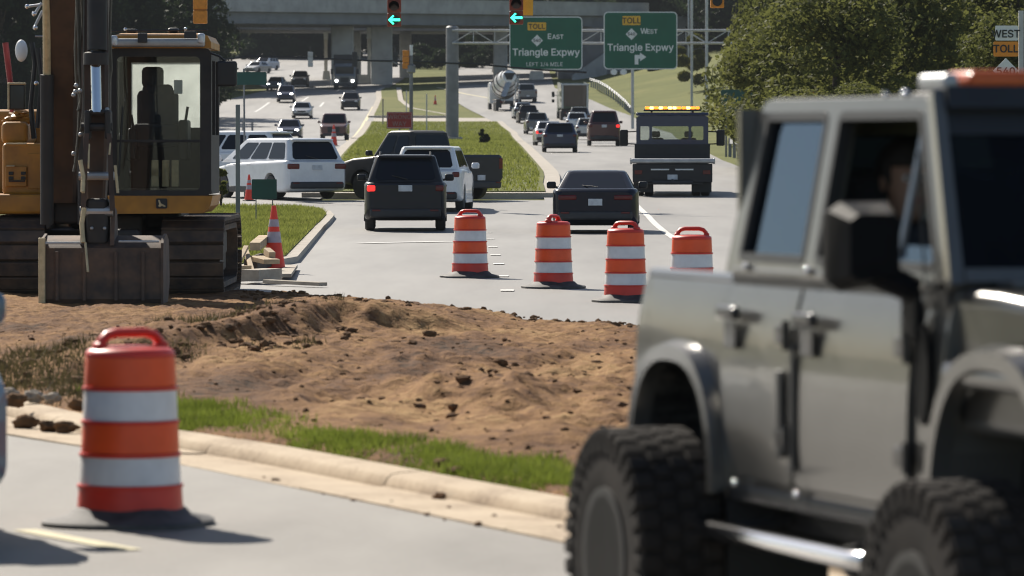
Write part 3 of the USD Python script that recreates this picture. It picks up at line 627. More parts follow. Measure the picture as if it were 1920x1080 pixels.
for k, (px, d, r, h) in enumerate(((775, 668, 2.2, 2.6), (800, 676, 2.6, 3.2), (830, 664, 2.4, 2.4), (872, 680, 2.8, 3.2), (900, 672, 2.4, 2.6), (918, 690, 2.2, 3.4), (470, 735, 2.6, 3), (520, 742, 3, 3.4), (560, 738, 2.6, 3), (600, 744, 3, 3.4))):
    X = XW(px, d); lab = 'rounded low bush on the far verge seen under the bridge deck'
    if not protoB:
        T_ = Thing('far_bush', lab, 'bush', (X, d, land(X, d) - .2), 0, 'far bushes under the bridge', scale=(r, r, h)); v, f, cs = crown_mesh(2200, 1.0, 1.0, 77, .09, 12, base=.05)
        T_.part('foliage', trimesh.Trimesh(v, f, process=False), 'leaf_far', smooth=False); T_.part('stem', [tube([(0, 0, -.05), (.4 * c[0], .4 * c[1], .4 * c[2]), tuple(c[:3])], [.02, .015, .006], 5) for c in cs[:6]], 'bark'); protoB.append(T_.path)
    else: dup(protoB[0], 'far_bush', lab, 'bush', (X, d, land(X, d) - .2), k, (r, r, h), 'far bushes under the bridge')
protoL = []
for k in range(3):
    X, d = (-46, -38, -42)[k], (420, 432, 565)[k]
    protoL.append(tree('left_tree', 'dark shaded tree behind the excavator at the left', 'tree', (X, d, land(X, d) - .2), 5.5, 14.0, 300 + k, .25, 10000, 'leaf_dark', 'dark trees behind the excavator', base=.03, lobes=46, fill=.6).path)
i = 0
for px, d, s in ((0, 400, 1), (70, 415, 1.1), (140, 430, 1), (215, 440, 1.15), (280, 455, 1), (-60, 405, 1), (345, 470, .95), (372, 560, 1.0), (30, 455, 1.2), (180, 470, 1.3), (300, 560, 1.3), (250, 600, 1.3)):
    X = XW(px, d); dup(protoL[i % 3], 'left_tree', 'dark shaded tree behind the excavator at the left', 'tree', (X, d, land(X, d) - .3), i * 1.1, (s, s, s * RNG.uniform(.95, 1.2)), 'dark trees behind the excavator'); i += 1
def bush(label, loc, R, H, seed, m, n=1500, leaf=.05, lobes=9):
    T = Thing('bush', label, 'bush', loc); v, f, cs = crown_mesh(n, R, H, seed, leaf, lobes, base=.1)
    T.part('foliage', trimesh.Trimesh(v, f, process=False), m, smooth=False)
    T.part('stem', [tube([(0, 0, -.1), (.4 * c[0], .4 * c[1], .4 * c[2]), tuple(c[:3])], [.02, .015, .006], 5) for c in cs[:6]], 'bark')
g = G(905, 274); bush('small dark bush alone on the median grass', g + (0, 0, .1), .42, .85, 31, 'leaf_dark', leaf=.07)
g = G(414, 398); bush('small weedy bush beside the right edge of the excavator cab', g + (0, 0, .1), .25, 1.0, 32, 'leaf_olive')
X, d = XW(1305, 520), 520; bush('yellow green shrub on the slope under the right sign', (X, d, land(X, d) + .4), 2.4, 5.6, 33, 'leaf_yellow', 4000, .2)
X, d = XW(1240, 585), 585; bush('low dark shrub at the top of the slope below the right sign', (X, d, land(X, d) - .3), 2.6, 2.4, 34, 'leaf_far', 3000, .2)

# ------------------------------------------------------------------ signs and signals
GD = 345.0
def sheet_round(x0, x1, z0, z1, r): return sbox(x0 + r, z0 + r, x1 - r, z1 - r).buffer(r, quad_segs=5)
def road_sign(label, px, d, builder, name='road_sign', depth=.05): pass
T = Thing('sign_gantry', 'steel gantry with a thick grey column on the median and a truss', 'gantry', (XW(848, GD), GD, prof(GD)), 0, world=True)
cx = XW(848, GD); z1, z2 = P(0, 57, GD)[2], P(0, 81, GD)[2]; xe = XW(1405, GD)
T.part('column', revolve([(.44, prof(GD) - .3), (.43, z1 + .2), (.3, z1 + .3)], 20, c=(cx, GD, 0)), 'galv_dark')
T.part('column_base', bx(cx - .7, cx + .7, GD - .7, GD + .7, prof(GD) - .2, prof(GD) + .35, .05), 'kerb_grey')
for yy in (GD - .55, GD + .55):
    for z in (z1, z2): T.part('chord', tube([(cx, yy, z), (xe, yy, z)], .07, 8), 'galv')
nb = 14
for k in range(nb):
    xa, xb = cx + (xe - cx) * k / nb, cx + (xe - cx) * (k + 1) / nb
    for yy in (GD - .55, GD + .55):
        T.part('brace', tube([(xa, yy, z1), (xb, yy, z2)] if k % 2 else [(xa, yy, z2), (xb, yy, z1)], .03, 6), 'galv')
    T.part('brace', tube([(xb, GD - .55, z1), (xb, GD - .55, z2)], .03, 6), 'galv')
T.part('column', revolve([(.22, prof(GD) - .3), (.2, z1 + .2)], 16, c=(xe, GD, 0)), 'galv')
def text_line(T, s, cx_, cy_, h_, d, m, name, bold=False, maxw=None):
    t = lettering(s, h_, (0, 0, 0), .012, True, bold)
    w = np.ptp(t.vertices[:, 0]); k = 1 if not maxw else maxw / w
    v = np.array(t.vertices); v[:, 0] *= k; t = trimesh.Trimesh(v + (cx_, d, cy_), t.faces, process=False)
    T.part(name, t, m, smooth=False)
def guide_sign(label, x0, y0, x1, y1, d, toll, shield, way, dest, last):
    a, b = P(x0, y1, d), P(x1, y0, d); s = d / F
    T = Thing('guide_sign', label, 'road sign', ((a[0] + b[0]) / 2, d, a[2]), 0, world=True)
    T.part('border', prism(sheet_round(a[0], b[0], a[2], b[2], .3), d, d + .05), 'sign_white')
    T.part('panel', prism(sheet_round(a[0] + .07, b[0] - .07, a[2] + .07, b[2] - .07, .24), d - .012, d - .001), 'sign_green')
    for k in range(3):
        xx = a[0] + (b[0] - a[0]) * (.2 + .3 * k); T.part('stiffener', bx(xx - .05, xx + .05, d + .052, d + .2, a[2] + .1, b[2] - .1), 'galv')
    p0, p1 = P(toll[0], toll[3], d), P(toll[2], toll[1], d)
    T.part('toll_plate', prism(sheet_round(p0[0], p1[0], p0[2], p1[2], .06), d - .026, d - .014), 'sign_yellow')
    text_line(T, 'TOLL', (p0[0] + p1[0]) / 2, p0[2] + (p1[2] - p0[2]) * .2, (p1[2] - p0[2]) * .6, d - .03, 'sign_ink', 'toll_lettering', True)
    c = P(*shield[:2], d); r = shield[2] * s
    T.part('route_shield', prism([(c[0] - r, c[2]), (c[0], c[2] - r), (c[0] + r, c[2]), (c[0], c[2] + r)], d - .026, d - .014), 'sign_white')
    text_line(T, '540', c[0], c[2] - r * .22, r * .5, d - .03, 'sign_ink', 'route_number', True)
    q = P(way[1], way[2], d); text_line(T, way[0][0], q[0] - .42, q[2], .36, d - .016, 'sign_white', 'direction_lettering', True)
    text_line(T, way[0][1:], q[0] + .14, q[2], .29, d - .016, 'sign_white', 'direction_lettering', True)
    q = P(dest[1], dest[2], d); text_line(T, dest[0], q[0], q[2], .46, d - .016, 'sign_white', 'destination_lettering', True, dest[3] * s)
    last(T, s, d)
def last1(T, s, d): q = P(1021, 124, d); text_line(T, 'LEFT 1/4 MILE', q[0], q[2], .26, d - .016, 'sign_white', 'distance_lettering', False, 68 * s)
def last2(T, s, d):
    pg = [(1190, 121), (1190, 103), (1200, 103), (1200, 98.5), (1212, 107), (1200, 115), (1200, 110), (1197, 110), (1197, 121)]
    T.part('turn_arrow', prism([tuple(P(x, y, d)[[0, 2]]) for x, y in pg], d - .028, d - .016), 'sign_white')
guide_sign('green overhead sign reading EAST, Triangle Expwy', 955, 31, 1092, 131, GD - .75, (989, 42, 1024, 57), (1007, 76, 11), ('EAST', 1042, 73), ('Triangle Expwy', 1024, 104, 126), last1)
guide_sign('green overhead sign reading WEST, Triangle Expwy with a right turn arrow', 1132, 22, 1270, 130, GD - .75, (1167, 30, 1201, 47), (1184, 64, 11), ('WEST', 1219, 63), ('Triangle Expwy', 1201, 95, 124), last2)
for px, lab in ((1151, 'left one of the two small white sign lights below the right green sign'), (1169, 'right one of the two small white sign lights below the right green sign')):
    p = P(px, 135, GD - 1.3); T = Thing('sign_light', lab, 'lamp', p, 0, world=True)
    T.part('housing', [revolve([(.1, -.18), (.24, -.12), (.24, .1), (.12, .16)], 12, c=p)], 'galv'); T.part('bracket', tube([p, p + (0, .5, .25)], .03, 6), 'galv'); T.part('lens', revolve([(.2, -.02), (.2, .02)], 12, 'y', p - (0, .24, 0)), 'sign_white')
# slim poles
for px, y0, y1, d, r, lab in ((1186, 128, 216, 430, .13, 'slim grey pole standing under the right green sign'), (1297, -60, 196, 470, .12, 'tall slim grey pole right of the green signs, left one of a pair'), (1325, -60, 190, 455, .13, 'tall slim grey pole right of the green signs, right one of a pair'), (1291, -10, 60, 600, .1, 'thin lamp pole above the bridge parapet right of the signs')):
    X = XW(px, d); T = Thing('slim_pole', lab, 'pole', (X, d, land(X, d)), 0, world=True)
    T.part('shaft', tube([(X, d, min(land(X, d), P(0, y1, d)[2]) - .3), (X, d, P(0, y0, d)[2])], r, 8), 'galv'); T.part('cap', ball((X, d, P(0, y0, d)[2]), r * 1.2, 1), 'galv')
# wrong way sign
d = 172.0; a, b = P(725, 241, d), P(773, 210, d); T = Thing('wrong_way_sign', 'red rectangular sign with two lines of white lettering on the median', 'road sign', ((a[0] + b[0]) / 2, d, prof(d)), 0, world=True)
T.part('panel', prism(sheet_round(a[0], b[0], a[2], b[2], .04), d, d + .02), 'sign_red'); mx = (a[0] + b[0]) / 2
T.part('border', prism(sheet_round(a[0] + .02, b[0] - .02, a[2] + .02, b[2] - .02, .03).difference(sheet_round(a[0] + .035, b[0] - .035, a[2] + .035, b[2] - .035, .025)), d - .005, d - .001), 'cone_grey')
text_line(T, 'WRONG', mx, a[2] + .32, .15, d - .008, 'faded_ink', 'lettering', True); text_line(T, 'WAY', mx, a[2] + .09, .15, d - .008, 'faded_ink', 'lettering', True)
T.part('post', bx(mx - .03, mx + .03, d + .021, d + .07, prof(d) - .1, b[2] - .05), 'galv_dark')
# signal heads on the span wire
def signal(label, px, ytop, d, face='front', m='signal_red', lit=True, s=1.0):
    p = P(px, 0, d); zt = P(px, ytop, d)[2]; X = p[0]; h = .36 * s; w = .18 * s
    T = Thing('traffic_signal', label, 'traffic light', (X, d, zt), 0, world=True)
    T.part('housing', [bx(X - w, X + w, d, d + .22 * s, zt - h * (k + 1) + .006, zt - h * k - .006, .03) for k in range(3)], m)
    for k in range(3):
        zc = zt - h * (k + .5)
        if face == 'front':
            T.part('lens', revolve([(.125 * s, -.012), (.13 * s, .006)], 18, 'y', (X, d - .012, zc)), 'lens_dark' if k < 2 else 'black')
            a = np.linspace(-.35, np.pi + .35, 14); o, i2 = [], []
            V0 = [(X + math.cos(t) * .15 * s, d - .002, zc + math.sin(t) * .15 * s) for t in a] + [(X + math.cos(t) * .138 * s, d - .002, zc + math.sin(t) * .138 * s) for t in a[::-1]]
            if k < 2: T.part('visor', loft([V0, [(v[0], v[1] - .24 * s, v[2] - .01) for v in V0]]), m)
            if k == 2 and lit:
                r = .155 * s; ar = np.array([(-1, 0), (-.2, .8), (.02, .62), (-.42, .2), (1, .2), (1, -.2), (-.42, -.2), (.02, -.62), (-.2, -.8)]) * r
                T.part('green_arrow', prism([(X + u, zc + v) for u, v in ar], d - .04, d - .026), 'green_lit')
        else:
            T.part('back_panel', bx(X - w * .8, X + w * .8, d - .02, d, zc - h * .4, zc + h * .4, .01), m)
    T.part('hanger', tube([(X, d + .1, zt), (X, d + .1, zt + 1.6)], .025, 6), 'galv')
    return T
signal('traffic light with green left arrow against the bridge, the left of two', 739, -28, 139, s=1.06)
signal('traffic light with green left arrow in front of the EAST sign', 968, -32, 139, s=1.06)
signal('orange backed traffic light seen from behind above the excavator cab', 375, -34, 150, 'back', 'signal_orange', s=1.15)
signal('orange traffic light cut by the top edge, over the right wood', 1345, -62, 141, lit=False, s=1.06, m='signal_orange')
p = P(990, 18, 139.6); T = Thing('lane_use_sign', 'small yellow square sign beside the right green arrow signal', 'road sign', p, 0, world=True)
T.part('panel', bx(p[0] - .14, p[0] + .14, p[1], p[1] + .02, p[2] - .16, p[2] + .3, .005), 'sign_yellow'); T.part('hanger', tube([p + (0, .03, .3), p + (0, .03, 1.6)], .02, 6), 'galv')
zt = P(0, -120, 140)[2]
T = Thing('span_wire', 'wire above the frame from which the near traffic lights hang', 'wire', (0, 139.1, zt), 0, world=True)
T.part('cable', tube([(XW(200, 139), 150, zt + .3), (XW(375, 150), 150.1, P(0, -150, 150)[2]), (XW(739, 139), 139.1, zt), (XW(968, 139), 139.1, zt), (XW(1345, 141), 141.1, zt + .1), (XW(1700, 141), 141, zt + .5)], .02, 6), 'dark_trim')
# far signals, mast and the low cable
d = 300.0
T = Thing('signal_cable', 'dark cable sagging across the road in front of the bridge piers', 'cable', (XW(700, d), d, P(0, 120, d)[2]), 0, world=True)
T.part('cable', tube([P(x, y, d) for x, y in ((380, 116), (470, 106), (560, 108), (700, 114), (770, 115), (900, 121), (1000, 130), (1100, 136))], .06, 6), 'black')
for px, lab in ((582, 'tiny far traffic light left of the first bridge pier'), (665, 'tiny far traffic light between the bridge piers'), (741, 'tiny dark traffic light hung just left of the white capped pole')):
    p = P(px, 97, d - .2); T = Thing('far_signal', lab, 'traffic light', p, 0, world=True)
    for k in range(3): T.part('section', bx(p[0] - .15, p[0] + .15, p[1] - .1, p[1] + .1, p[2] - .3 * (k + 1), p[2] - .3 * k - .01, .02), 'galv' if px == 582 else 'dark_trim')
    T.part('hanger', tube([p, (p[0], p[1] + .1, p[2] + .35)], .02, 5), 'black')
d = 262; a, b = P(771, 262, d), P(771, 104, d)
T = Thing('signal_pole', 'grey pole with a white cap carrying a side signal on the median', 'pole', (a[0], d, prof(d)), 0, world=True)
T.part('shaft', tube([(a[0], d, prof(d)), (a[0], d, b[2])], .1, 10), 'galv_dark'); T.part('cap', tube([(a[0], d, b[2]), (a[0], d, b[2] + .55)], .09, 10), 'sign_white')
T.part('collar', revolve([(.13, -.2), (.22, -.15), (.22, .2), (.13, .25)], 12, c=P(771, 130, d)), 'galv_dark')
T.part('arm', tube([P(771, 130, d), P(757, 124, d), P(735, 116, d)], .05, 6), 'galv_dark')
p = P(761, 94, d); T.part('signal_head', [bx(p[0] - .17, p[0] + .17, d - .12, d + .12, p[2] - .32 * (k + 1), p[2] - .32 * k - .01, .03) for k in range(3)], 'signal_orange'); T.part('foot', bx(a[0] - .25, a[0] + .25, d - .25, d + .25, prof(d) - .1, prof(d) + .3, .03), 'kerb_grey')
# other small posts and signs
def post_thing(label, px, y0, y1, d, w, m, nm='post', cap=True):
    a, b = P(px, y1, d), P(px, y0, d); g = min(a[2], land(a[0], d)); T = Thing(nm, label, 'post', (a[0], d, g), 0, world=True)
    T.part('shaft', bx(a[0] - w / 2, a[0] + w / 2, d - w / 2, d + w / 2, g - .2, b[2], w * .15), m)
    T.part('foot', bx(a[0] - w, a[0] + w, d - w, d + w, g - .1, g + .06, .01), m); return T
post_thing('dark square post left of the white minivan', 446, 196, 378, 118, .10, 'galv_dark', 'square_post')
post_thing('short wooden stake on the median left of the red sign', 718, 185, 226, 440, .12, 'wood_grey', 'stake')
post_thing('thin stake on the far median above the red sign', 762, 170, 205, 470, .10, 'galv', 'stake')
post_thing('thin grey stake by the crossover right of the white capped pole', 800, 176, 228, 400, .10, 'galv', 'stake')
post_thing('low dark marker post in the left road beside the excavator mirror', 456, 226, 240, 400, .16, 'galv_dark', 'marker_stub'); post_thing('second low dark marker post in the left road', 473, 228, 240, 400, .16, 'galv_dark', 'marker_stub')
d = 150; a, b = P(441, 159, d), P(500, 135, d); pw = P(458, 378, 125)
T = Thing('street_sign', 'teal green street sign on a thin pole right of the excavator mirror', 'road sign', (XW(458, d), d, prof(d)), 0, world=True)
T.part('panel', prism(sheet_round(a[0], b[0], a[2], b[2], .05), d, d + .03), 'sign_teal'); T.part('pole', tube([(XW(459, d), d + .06, prof(d)), (XW(457, d), d + .06, b[2] + .1)], .028, 8), 'galv_dark')
d = 119; a, b = P(472, 373, d), P(519, 336, d); T = Thing('temporary_sign', 'low green sign panel standing in front of the white minivan', 'road sign', ((a[0] + b[0]) / 2, d, 0), 0, world=True)
T.part('panel', prism(sheet_round(a[0], b[0], a[2], b[2], .02), d, d + .015), 'sign_teal'); [T.part('leg', bx(xx - .012, xx + .012, d + .016, d + .04, -.05, b[2] - .05), 'galv_dark') for xx in (a[0] + .1, b[0] - .1)]
d = 250; a, b = P(1352, 212, d), P(1412, 168, d); T = Thing('blank_sign', 'teal green sign panel in front of the wood left of the silver truck', 'road sign', ((a[0] + b[0]) / 2, d, land(a[0], d)), 0, world=True)
T.part('panel', prism(sheet_round(a[0], b[0], a[2], b[2], .08), d, d + .03), 'sign_teal'); [T.part('post', bx(xx - .05, xx + .05, d + .031, d + .12, land(xx, d) - .4, b[2] - .05), 'galv_dark') for xx in (a[0] + .25, b[0] - .25)]
# route assembly at the right edge
d = 118.0; pz = lambda y: P(0, y, d)[2]; X0, X1 = XW(1863, d), XW(1909, d); xm = (X0 + X1) / 2
T = Thing('route_sign', 'white sign, orange TOLL plate and white diamond shield stacked on one post', 'road sign', (xm, d, land(xm, d)), 0, world=True)
T.part('direction_plate', prism(sheet_round(X0 + .04, X1, pz(76), pz(48), .03), d, d + .015), 'sign_white'); text_line(T, 'WEST', xm, pz(70), .17, d - .004, 'sign_ink', 'direction_lettering', True)
T.part('toll_plate', prism(sheet_round(X0, X1, pz(106), pz(78), .03), d, d + .015), 'sign_orange'); text_line(T, 'TOLL', xm, pz(98), .17, d - .004, 'sign_ink', 'toll_lettering', True)
r = .30; zc = pz(133); T.part('route_shield', prism([(xm - r, zc), (xm, zc - r), (xm + r, zc), (xm, zc + r)], d, d + .015), 'sign_white'); text_line(T, '540', xm, zc - .09, .17, d - .004, 'sign_ink', 'route_number', True)
T.part('post', bx(X1 + .02, X1 + .13, d + .01, d + .1, land(xm, d) - .1, pz(20)), 'galv')

# guardrails
def guardrail(label, pts, h=.72):
    pts = np.array(pts); T = Thing('guardrail', label, 'guardrail', pts[0], 0, world=True)
    prw = [(0, 0), (.04, .05), (.0, .10), (.0, .16), (.04, .21), (.0, .26), (-.02, .26), (-.02, 0)]
    rings = []
    for k, p in enumerate(pts):
        d = pts[min(k + 1, len(pts) - 1)] - pts[max(k - 1, 0)]; n = np.array([-d[1], d[0]]); n = n / np.linalg.norm(n)
        rings.append([(p[0] + n[0] * u, p[1] + n[1] * u, p[2] + h - .28 + v) for u, v in prw])
    T.part('rail', loft(rings), 'galv')
    L = LineString(pts[:, :2]); m = int(L.length / 3.8) + 1
    for k in range(m):
        q = L.interpolate(min(L.length, .4 + k * 3.8)); T.part('post', bx(q.x - .08, q.x + .08, q.y + .02, q.y + .14, np.interp(q.y, *(pts[np.argsort(pts[:, 1])][:, [1, 2]].T)) - .3, np.interp(q.y, *(pts[np.argsort(pts[:, 1])][:, [1, 2]].T)) + h), 'galv_dark')
guardrail('curving pale guardrail rising over the grass right of the green truck', [P(x, y, dd) for x, y, dd in ((1183, 214, 485), (1172, 200, 500), (1156, 186, 515), (1138, 172, 530), (1122, 163, 545), (1106, 158, 560))])
guardrail('grey guardrail at the right road edge behind the tow truck', [P(x, y, dd) for x, y, dd in ((1368, 286, 250), (1400, 289, 236), (1480, 300, 215), (1600, 318, 190), (1750, 345, 160), (1900, 380, 140), (2050, 405, 128))])

# ------------------------------------------------------------------ cars
def rrect(w, z0, z1, r, n=4):
    """half-open ring of a rounded rectangle in (y, z)"""
    r = min(r, w * .9, (z1 - z0) * .45); o = []
    for cy, cz, a0 in ((w - r, z1 - r, 0), (-w + r, z1 - r, 90), (-w + r, z0 + r, 180), (w - r, z0 + r, 270)):
        for k in range(n + 1):
            a = math.radians(a0 + 90 * k / n); o.append((cy + r * math.cos(a), cz + r * math.sin(a)))
    return o
def wheel(T, c, R, w, n=24, side=1, tyre='tyre', rim='rim'):
    x, y, z = c
    pr = [(R * .55, -w / 2), (R * .9, -w / 2), (R * .985, -w * .36), (R, -w * .2), (R, w * .2), (R * .985, w * .36), (R * .9, w / 2), (R * .55, w / 2)]
    wp = T.part('wheel', revolve([(R * .3, -w * .3), (R * .56, -w * .42), (R * .56, w * .42), (R * .3, w * .3)], 14, 'y', c), 'rim_dark')
    T.part('tyre', revolve(pr, n, 'y', c), tyre, wp)
    sp = [revolve([(R * .12, -.01), (R * .15, .01)], 10, 'y', (x, y + side * w * .4, z))]
    ring = revolve([(R * .5, -.01), (R * .58, -.01), (R * .58, .012), (R * .5, .012), (R * .5, -.01)], n, 'y', (x, y + side * w * .43, z)); sp.append(ring)
    for k in range(5):
        a = k * 2 * math.pi / 5 + .3; b = bx(R * .1, R * .55, -.02, .02, -R * .07, R * .07); b = rot(b, a, (0, 1, 0)); sp.append(mv(b, (x, y + side * w * .4, z)))
    T.part('rim', sp, rim, wp)
KINDS = {  # stations (fraction of L from rear, width fraction, bottom, top); cabin: rear bottom, rear top, front top, front bottom (fractions), belt height fraction
    'sedan': dict(st=[(0, .80, .33, .88), (.02, .90, .27, .95), (.06, .97, .22, 1.0), (.2, 1, .18, 1.0), (.5, 1, .18, .97), (.68, 1, .18, .95), (.86, .97, .2, .84), (.96, .9, .22, .74), (1, .74, .3, .62)], cab=(.10, .27, .60, .76), belt=.93, H=1.46, roofw=.70),
    'coupe': dict(st=[(0, .84, .36, .92), (.015, .92, .28, .985), (.05, .985, .2, 1.0), (.2, 1, .16, 1.0), (.45, 1, .16, .97), (.65, .99, .16, .95), (.86, .97, .18, .86), (.96, .9, .2, .76), (1, .76, .3, .62)], cab=(.10, .30, .52, .70), belt=.96, H=1.40, roofw=.68),
    'suv': dict(st=[(0, .86, .42, 1.02), (.015, .93, .34, 1.09), (.05, .985, .26, 1.10), (.2, 1, .22, 1.10), (.5, 1, .22, 1.07), (.7, 1, .22, 1.06), (.88, .97, .25, .98), (.97, .9, .28, .88), (1, .76, .36, .74)], cab=(.015, .10, .58, .76), belt=1.08, H=1.70, roofw=.72),
    'van': dict(st=[(0, .88, .36, 1.06), (.015, .95, .27, 1.12), (.05, .99, .2, 1.12), (.2, 1, .18, 1.10), (.5, 1, .18, 1.06), (.72, 1, .18, 1.02), (.88, .97, .2, .92), (.97, .9, .24, .8), (1, .76, .32, .66)], cab=(.01, .085, .60, .86), belt=1.08, H=1.76, roofw=.73),
    'pickup': dict(st=[(0, .94, .5, 1.14), (.01, .97, .46, 1.2), (.05, 1, .4, 1.2), (.38, 1, .34, 1.2), (.5, 1, .34, 1.18), (.7, 1, .34, 1.16), (.88, .98, .36, 1.1), (.97, .94, .4, 1.02), (1, .84, .44, .9)], cab=(.39, .42, .62, .73), belt=1.16, H=1.86, roofw=.78)}
def quadpatch(c00, c10, c11, c01, u0, u1, v0, v1, off, thick=.012, r=.0):
    """A thin plate on a bilinear face, proud by off."""
    c00, c10, c11, c01 = map(np.array, (c00, c10, c11, c01))
    n = np.cross(c10 - c00, c01 - c00); n = n / np.linalg.norm(n)
    B = lambda u, v: (1 - u) * (1 - v) * c00 + u * (1 - v) * c10 + u * v * c11 + (1 - u) * v * c01
    W, H = np.linalg.norm(c10 - c00) * (u1 - u0), np.linalg.norm(c01 - c00) * (v1 - v0); k = min(.07, .25 * W, .25 * H); a, b = k / W * (u1 - u0), k / H * (v1 - v0)
    uv = [(u0 + a, v0), (u1 - a, v0), (u1, v0 + b), (u1, v1 - b), (u1 - a, v1), (u0 + a, v1), (u0, v1 - b), (u0, v0 + b)]
    o = np.array([B(*q) for q in uv])
    return loft([o + n * (off - thick), o + n * off])
def car(name, label, cat_, kind, X, Y, yaw, paint, L, W, H=None, group=None, lit_tail=(False, False), lit_head=False, wheelr=.33, roof_rails=False, glass='glass_dark', z=None, cladding=None, bump='dark_trim', detail=True):
    K = KINDS[kind]; hs = 1.0; Hh = H or K['H']; k = Hh / K['H']; w = W / 2
    zz = prof(Y) if z is None else z
    pitch = math.atan((prof(Y + 2) - prof(Y - 2)) / 4)
    T = Thing(name, label, cat_, (X, Y, zz), yaw, group)
    st = K['st']
    rings = [[((t - .5) * L, y, zv) for y, zv in rrect(w * f, z0 * k, z1 * k, .10 * k if 0.03 < t < .97 else .13 * k)] for t, f, z0, z1 in st]
    body = loft(rings)
    wb = .285; xr, xf = (-.5 + .205) * L, (-.5 + .80) * L
    cuts = [cyl((xx, s * (w - .30), wheelr), (xx, s * (w + .2), wheelr), wheelr * 1.17, n=28) for xx in (xr, xf) for s in (-1, 1)]
    try: body = minus(body, *cuts)
    except Exception: pass
    if kind == 'pickup':
        body = minus(body, bx((-.5 + .02) * L, (-.5 + .375) * L, -w + .12, w - .12, .8 * k, 1.4 * k))
    T.part('body', body, paint)
    zb, zt = K['belt'] * k - .03, Hh; a, b, c, d = [(-.5 + q) * L for q in K['cab']]; w0, w1 = w * .93, w * K['roofw']
    def outline(x0, x1, hw, zz_, r): return [(x, y, zz_) for x, y in [(x0 + r, -hw), (x1 - r, -hw), (x1 - r * .3, -hw + r * .3), (x1, -hw + r), (x1, hw - r), (x1 - r * .3, hw - r * .3), (x1 - r, hw), (x0 + r, hw), (x0 + r * .3, hw - r * .3), (x0, hw - r), (x0, -hw + r), (x0 + r * .3, -hw + r * .3)]]
    vt = .90; xa, xd, wv, zv = a + (b - a) * vt, d + (c - d) * vt, w0 + (w1 - w0) * vt, zb + (zt - zb) * vt
    cab = loft([outline(a, d, w0, zb, .12), outline(xa, xd, wv, zv, .12), outline(xa + .08, xd - .10, wv - .05, zb + (zt - zb) * .975, .14), outline(xa + .3, xd - .35, wv - .25, zt, .18)])
    T.part('cabin', cab, paint)
    A = lambda x, y, z_: (x, y, z_)
    rear = [A(a, w0, zb), A(a, -w0, zb), A(xa, -wv, zv), A(xa, wv, zv)]; front = [A(d, -w0, zb), A(d, w0, zb), A(xd, wv, zv), A(xd, -wv, zv)]
    T.part('rear_window', quadpatch(*rear, .09, .91, .14 if kind not in ('coupe', 'sedan') else .08, .93, .008), glass)
    T.part('windscreen', quadpatch(*front, .07, .93, .10, .95, .008), glass)
    for s in (-1, 1):
        f4 = [A(a, -w0, zb), A(d, -w0, zb), A(xd, -wv, zv), A(xa, -wv, zv)] if s < 0 else [A(d, w0, zb), A(a, w0, zb), A(xa, wv, zv), A(xd, wv, zv)]
        spl = {'pickup': [(.1, .46), (.52, .86)], 'coupe': [(.30, .48), (.5, .84)], 'sedan': [(.2, .34), (.36, .58), (.6, .86)]}.get(kind, [(.05, .30), (.33, .58), (.61, .87)])
        for u0, u1 in spl:
            if s > 0: u0, u1 = 1 - u1, 1 - u0
            T.part('side_window', quadpatch(*f4, u0, u1, .16, .90, .007), glass)
    for xx in (xr, xf):
        for s in (-1, 1): wheel(T, (xx, s * (w - .13), wheelr), wheelr, .22, 20, s)
    for s in (-1, 1):
        xm = d - .12 * (d - c); m = bx(xm - .07, xm + .07, s * (w - .02), s * (w + .19), zb + .04, zb + .2, .04); T.part('mirror', m, paint if kind != 'coupe' else 'black')
        T.part('mirror_arm', tube([(xm, s * (w * .93), zb + .06), (xm, s * (w + .04), zb + .09)], .025, 5), 'dark_trim')
    xe = -.5 * L; z1r = st[1][3] * k
    tl = {'sedan': (.52, .94, .70, .86), 'coupe': (.45, .9, .74, .86), 'suv': (.76, .97, .88, 1.02), 'van': (.60, .98, .86, 1.02), 'pickup': (.82, .99, .82, 1.12)}[kind]
    for s, lit in ((1, lit_tail[0]), (-1, lit_tail[1])):
        T.part('tail_lamp', bx(xe - .02, xe + .16, s * w * tl[0] * .95, s * w * tl[1] * .955, tl[2] * k, tl[3] * k, .03), 'tail_lit' if lit else 'tail_red')
    T.part('number_plate', bx(xe - .03, xe + .02, -.155, .155, {'pickup': .52, 'suv': .88, 'van': .84}.get(kind, .62) * k, {'pickup': .66, 'suv': 1.02, 'van': .98}.get(kind, .77) * k, .006), 'plate')
    T.part('rear_bumper', [bx(xe - .045, xe + .1, -w * .86, w * .86, .30 * k, .50 * k, .05)], cladding or bump)
    T.part('front_bumper', bx(.5 * L - .12, .5 * L + .03, -w * .74, w * .74, .26 * k, .46 * k, .05), cladding or bump)
    [T.part('reflector', bx(xe - .055, xe, s * w * .6, s * w * .8, .44 * k, .48 * k, .008), 'tail_red') for s in (-1, 1)]
    T.part('grille', bx(.5 * L - .06, .5 * L + .015, -w * .42, w * .42, .52 * k, .66 * k if kind != 'pickup' else .92, .02), 'black')
    for s in (-1, 1):
        T.part('headlamp', bx(.475 * L - .12, .5 * L - .01, s * w * .5, s * w * .8, (.6 if kind in ('sedan', 'coupe') else .72) * k, (.72 if kind in ('sedan', 'coupe') else .88) * k, .04), 'head_lit' if lit_head else 'head_off')
    if roof_rails:
        for s in (-1, 1): T.part('roof_rail', tube([(xa + .2, s * (wv - .12), zt - .05), (xa + .35, s * (wv - .12), zt + .05), (xd - .5, s * (wv - .12), zt + .05), (xd - .3, s * (wv - .12), zt - .05)], .02, 6), 'dark_trim')
    if kind in ('suv', 'van'):
        T.part('spoiler', bx(xa - .12, xa + .14, -wv + .08, wv - .08, zv - .01, zv + .04, .018), paint)
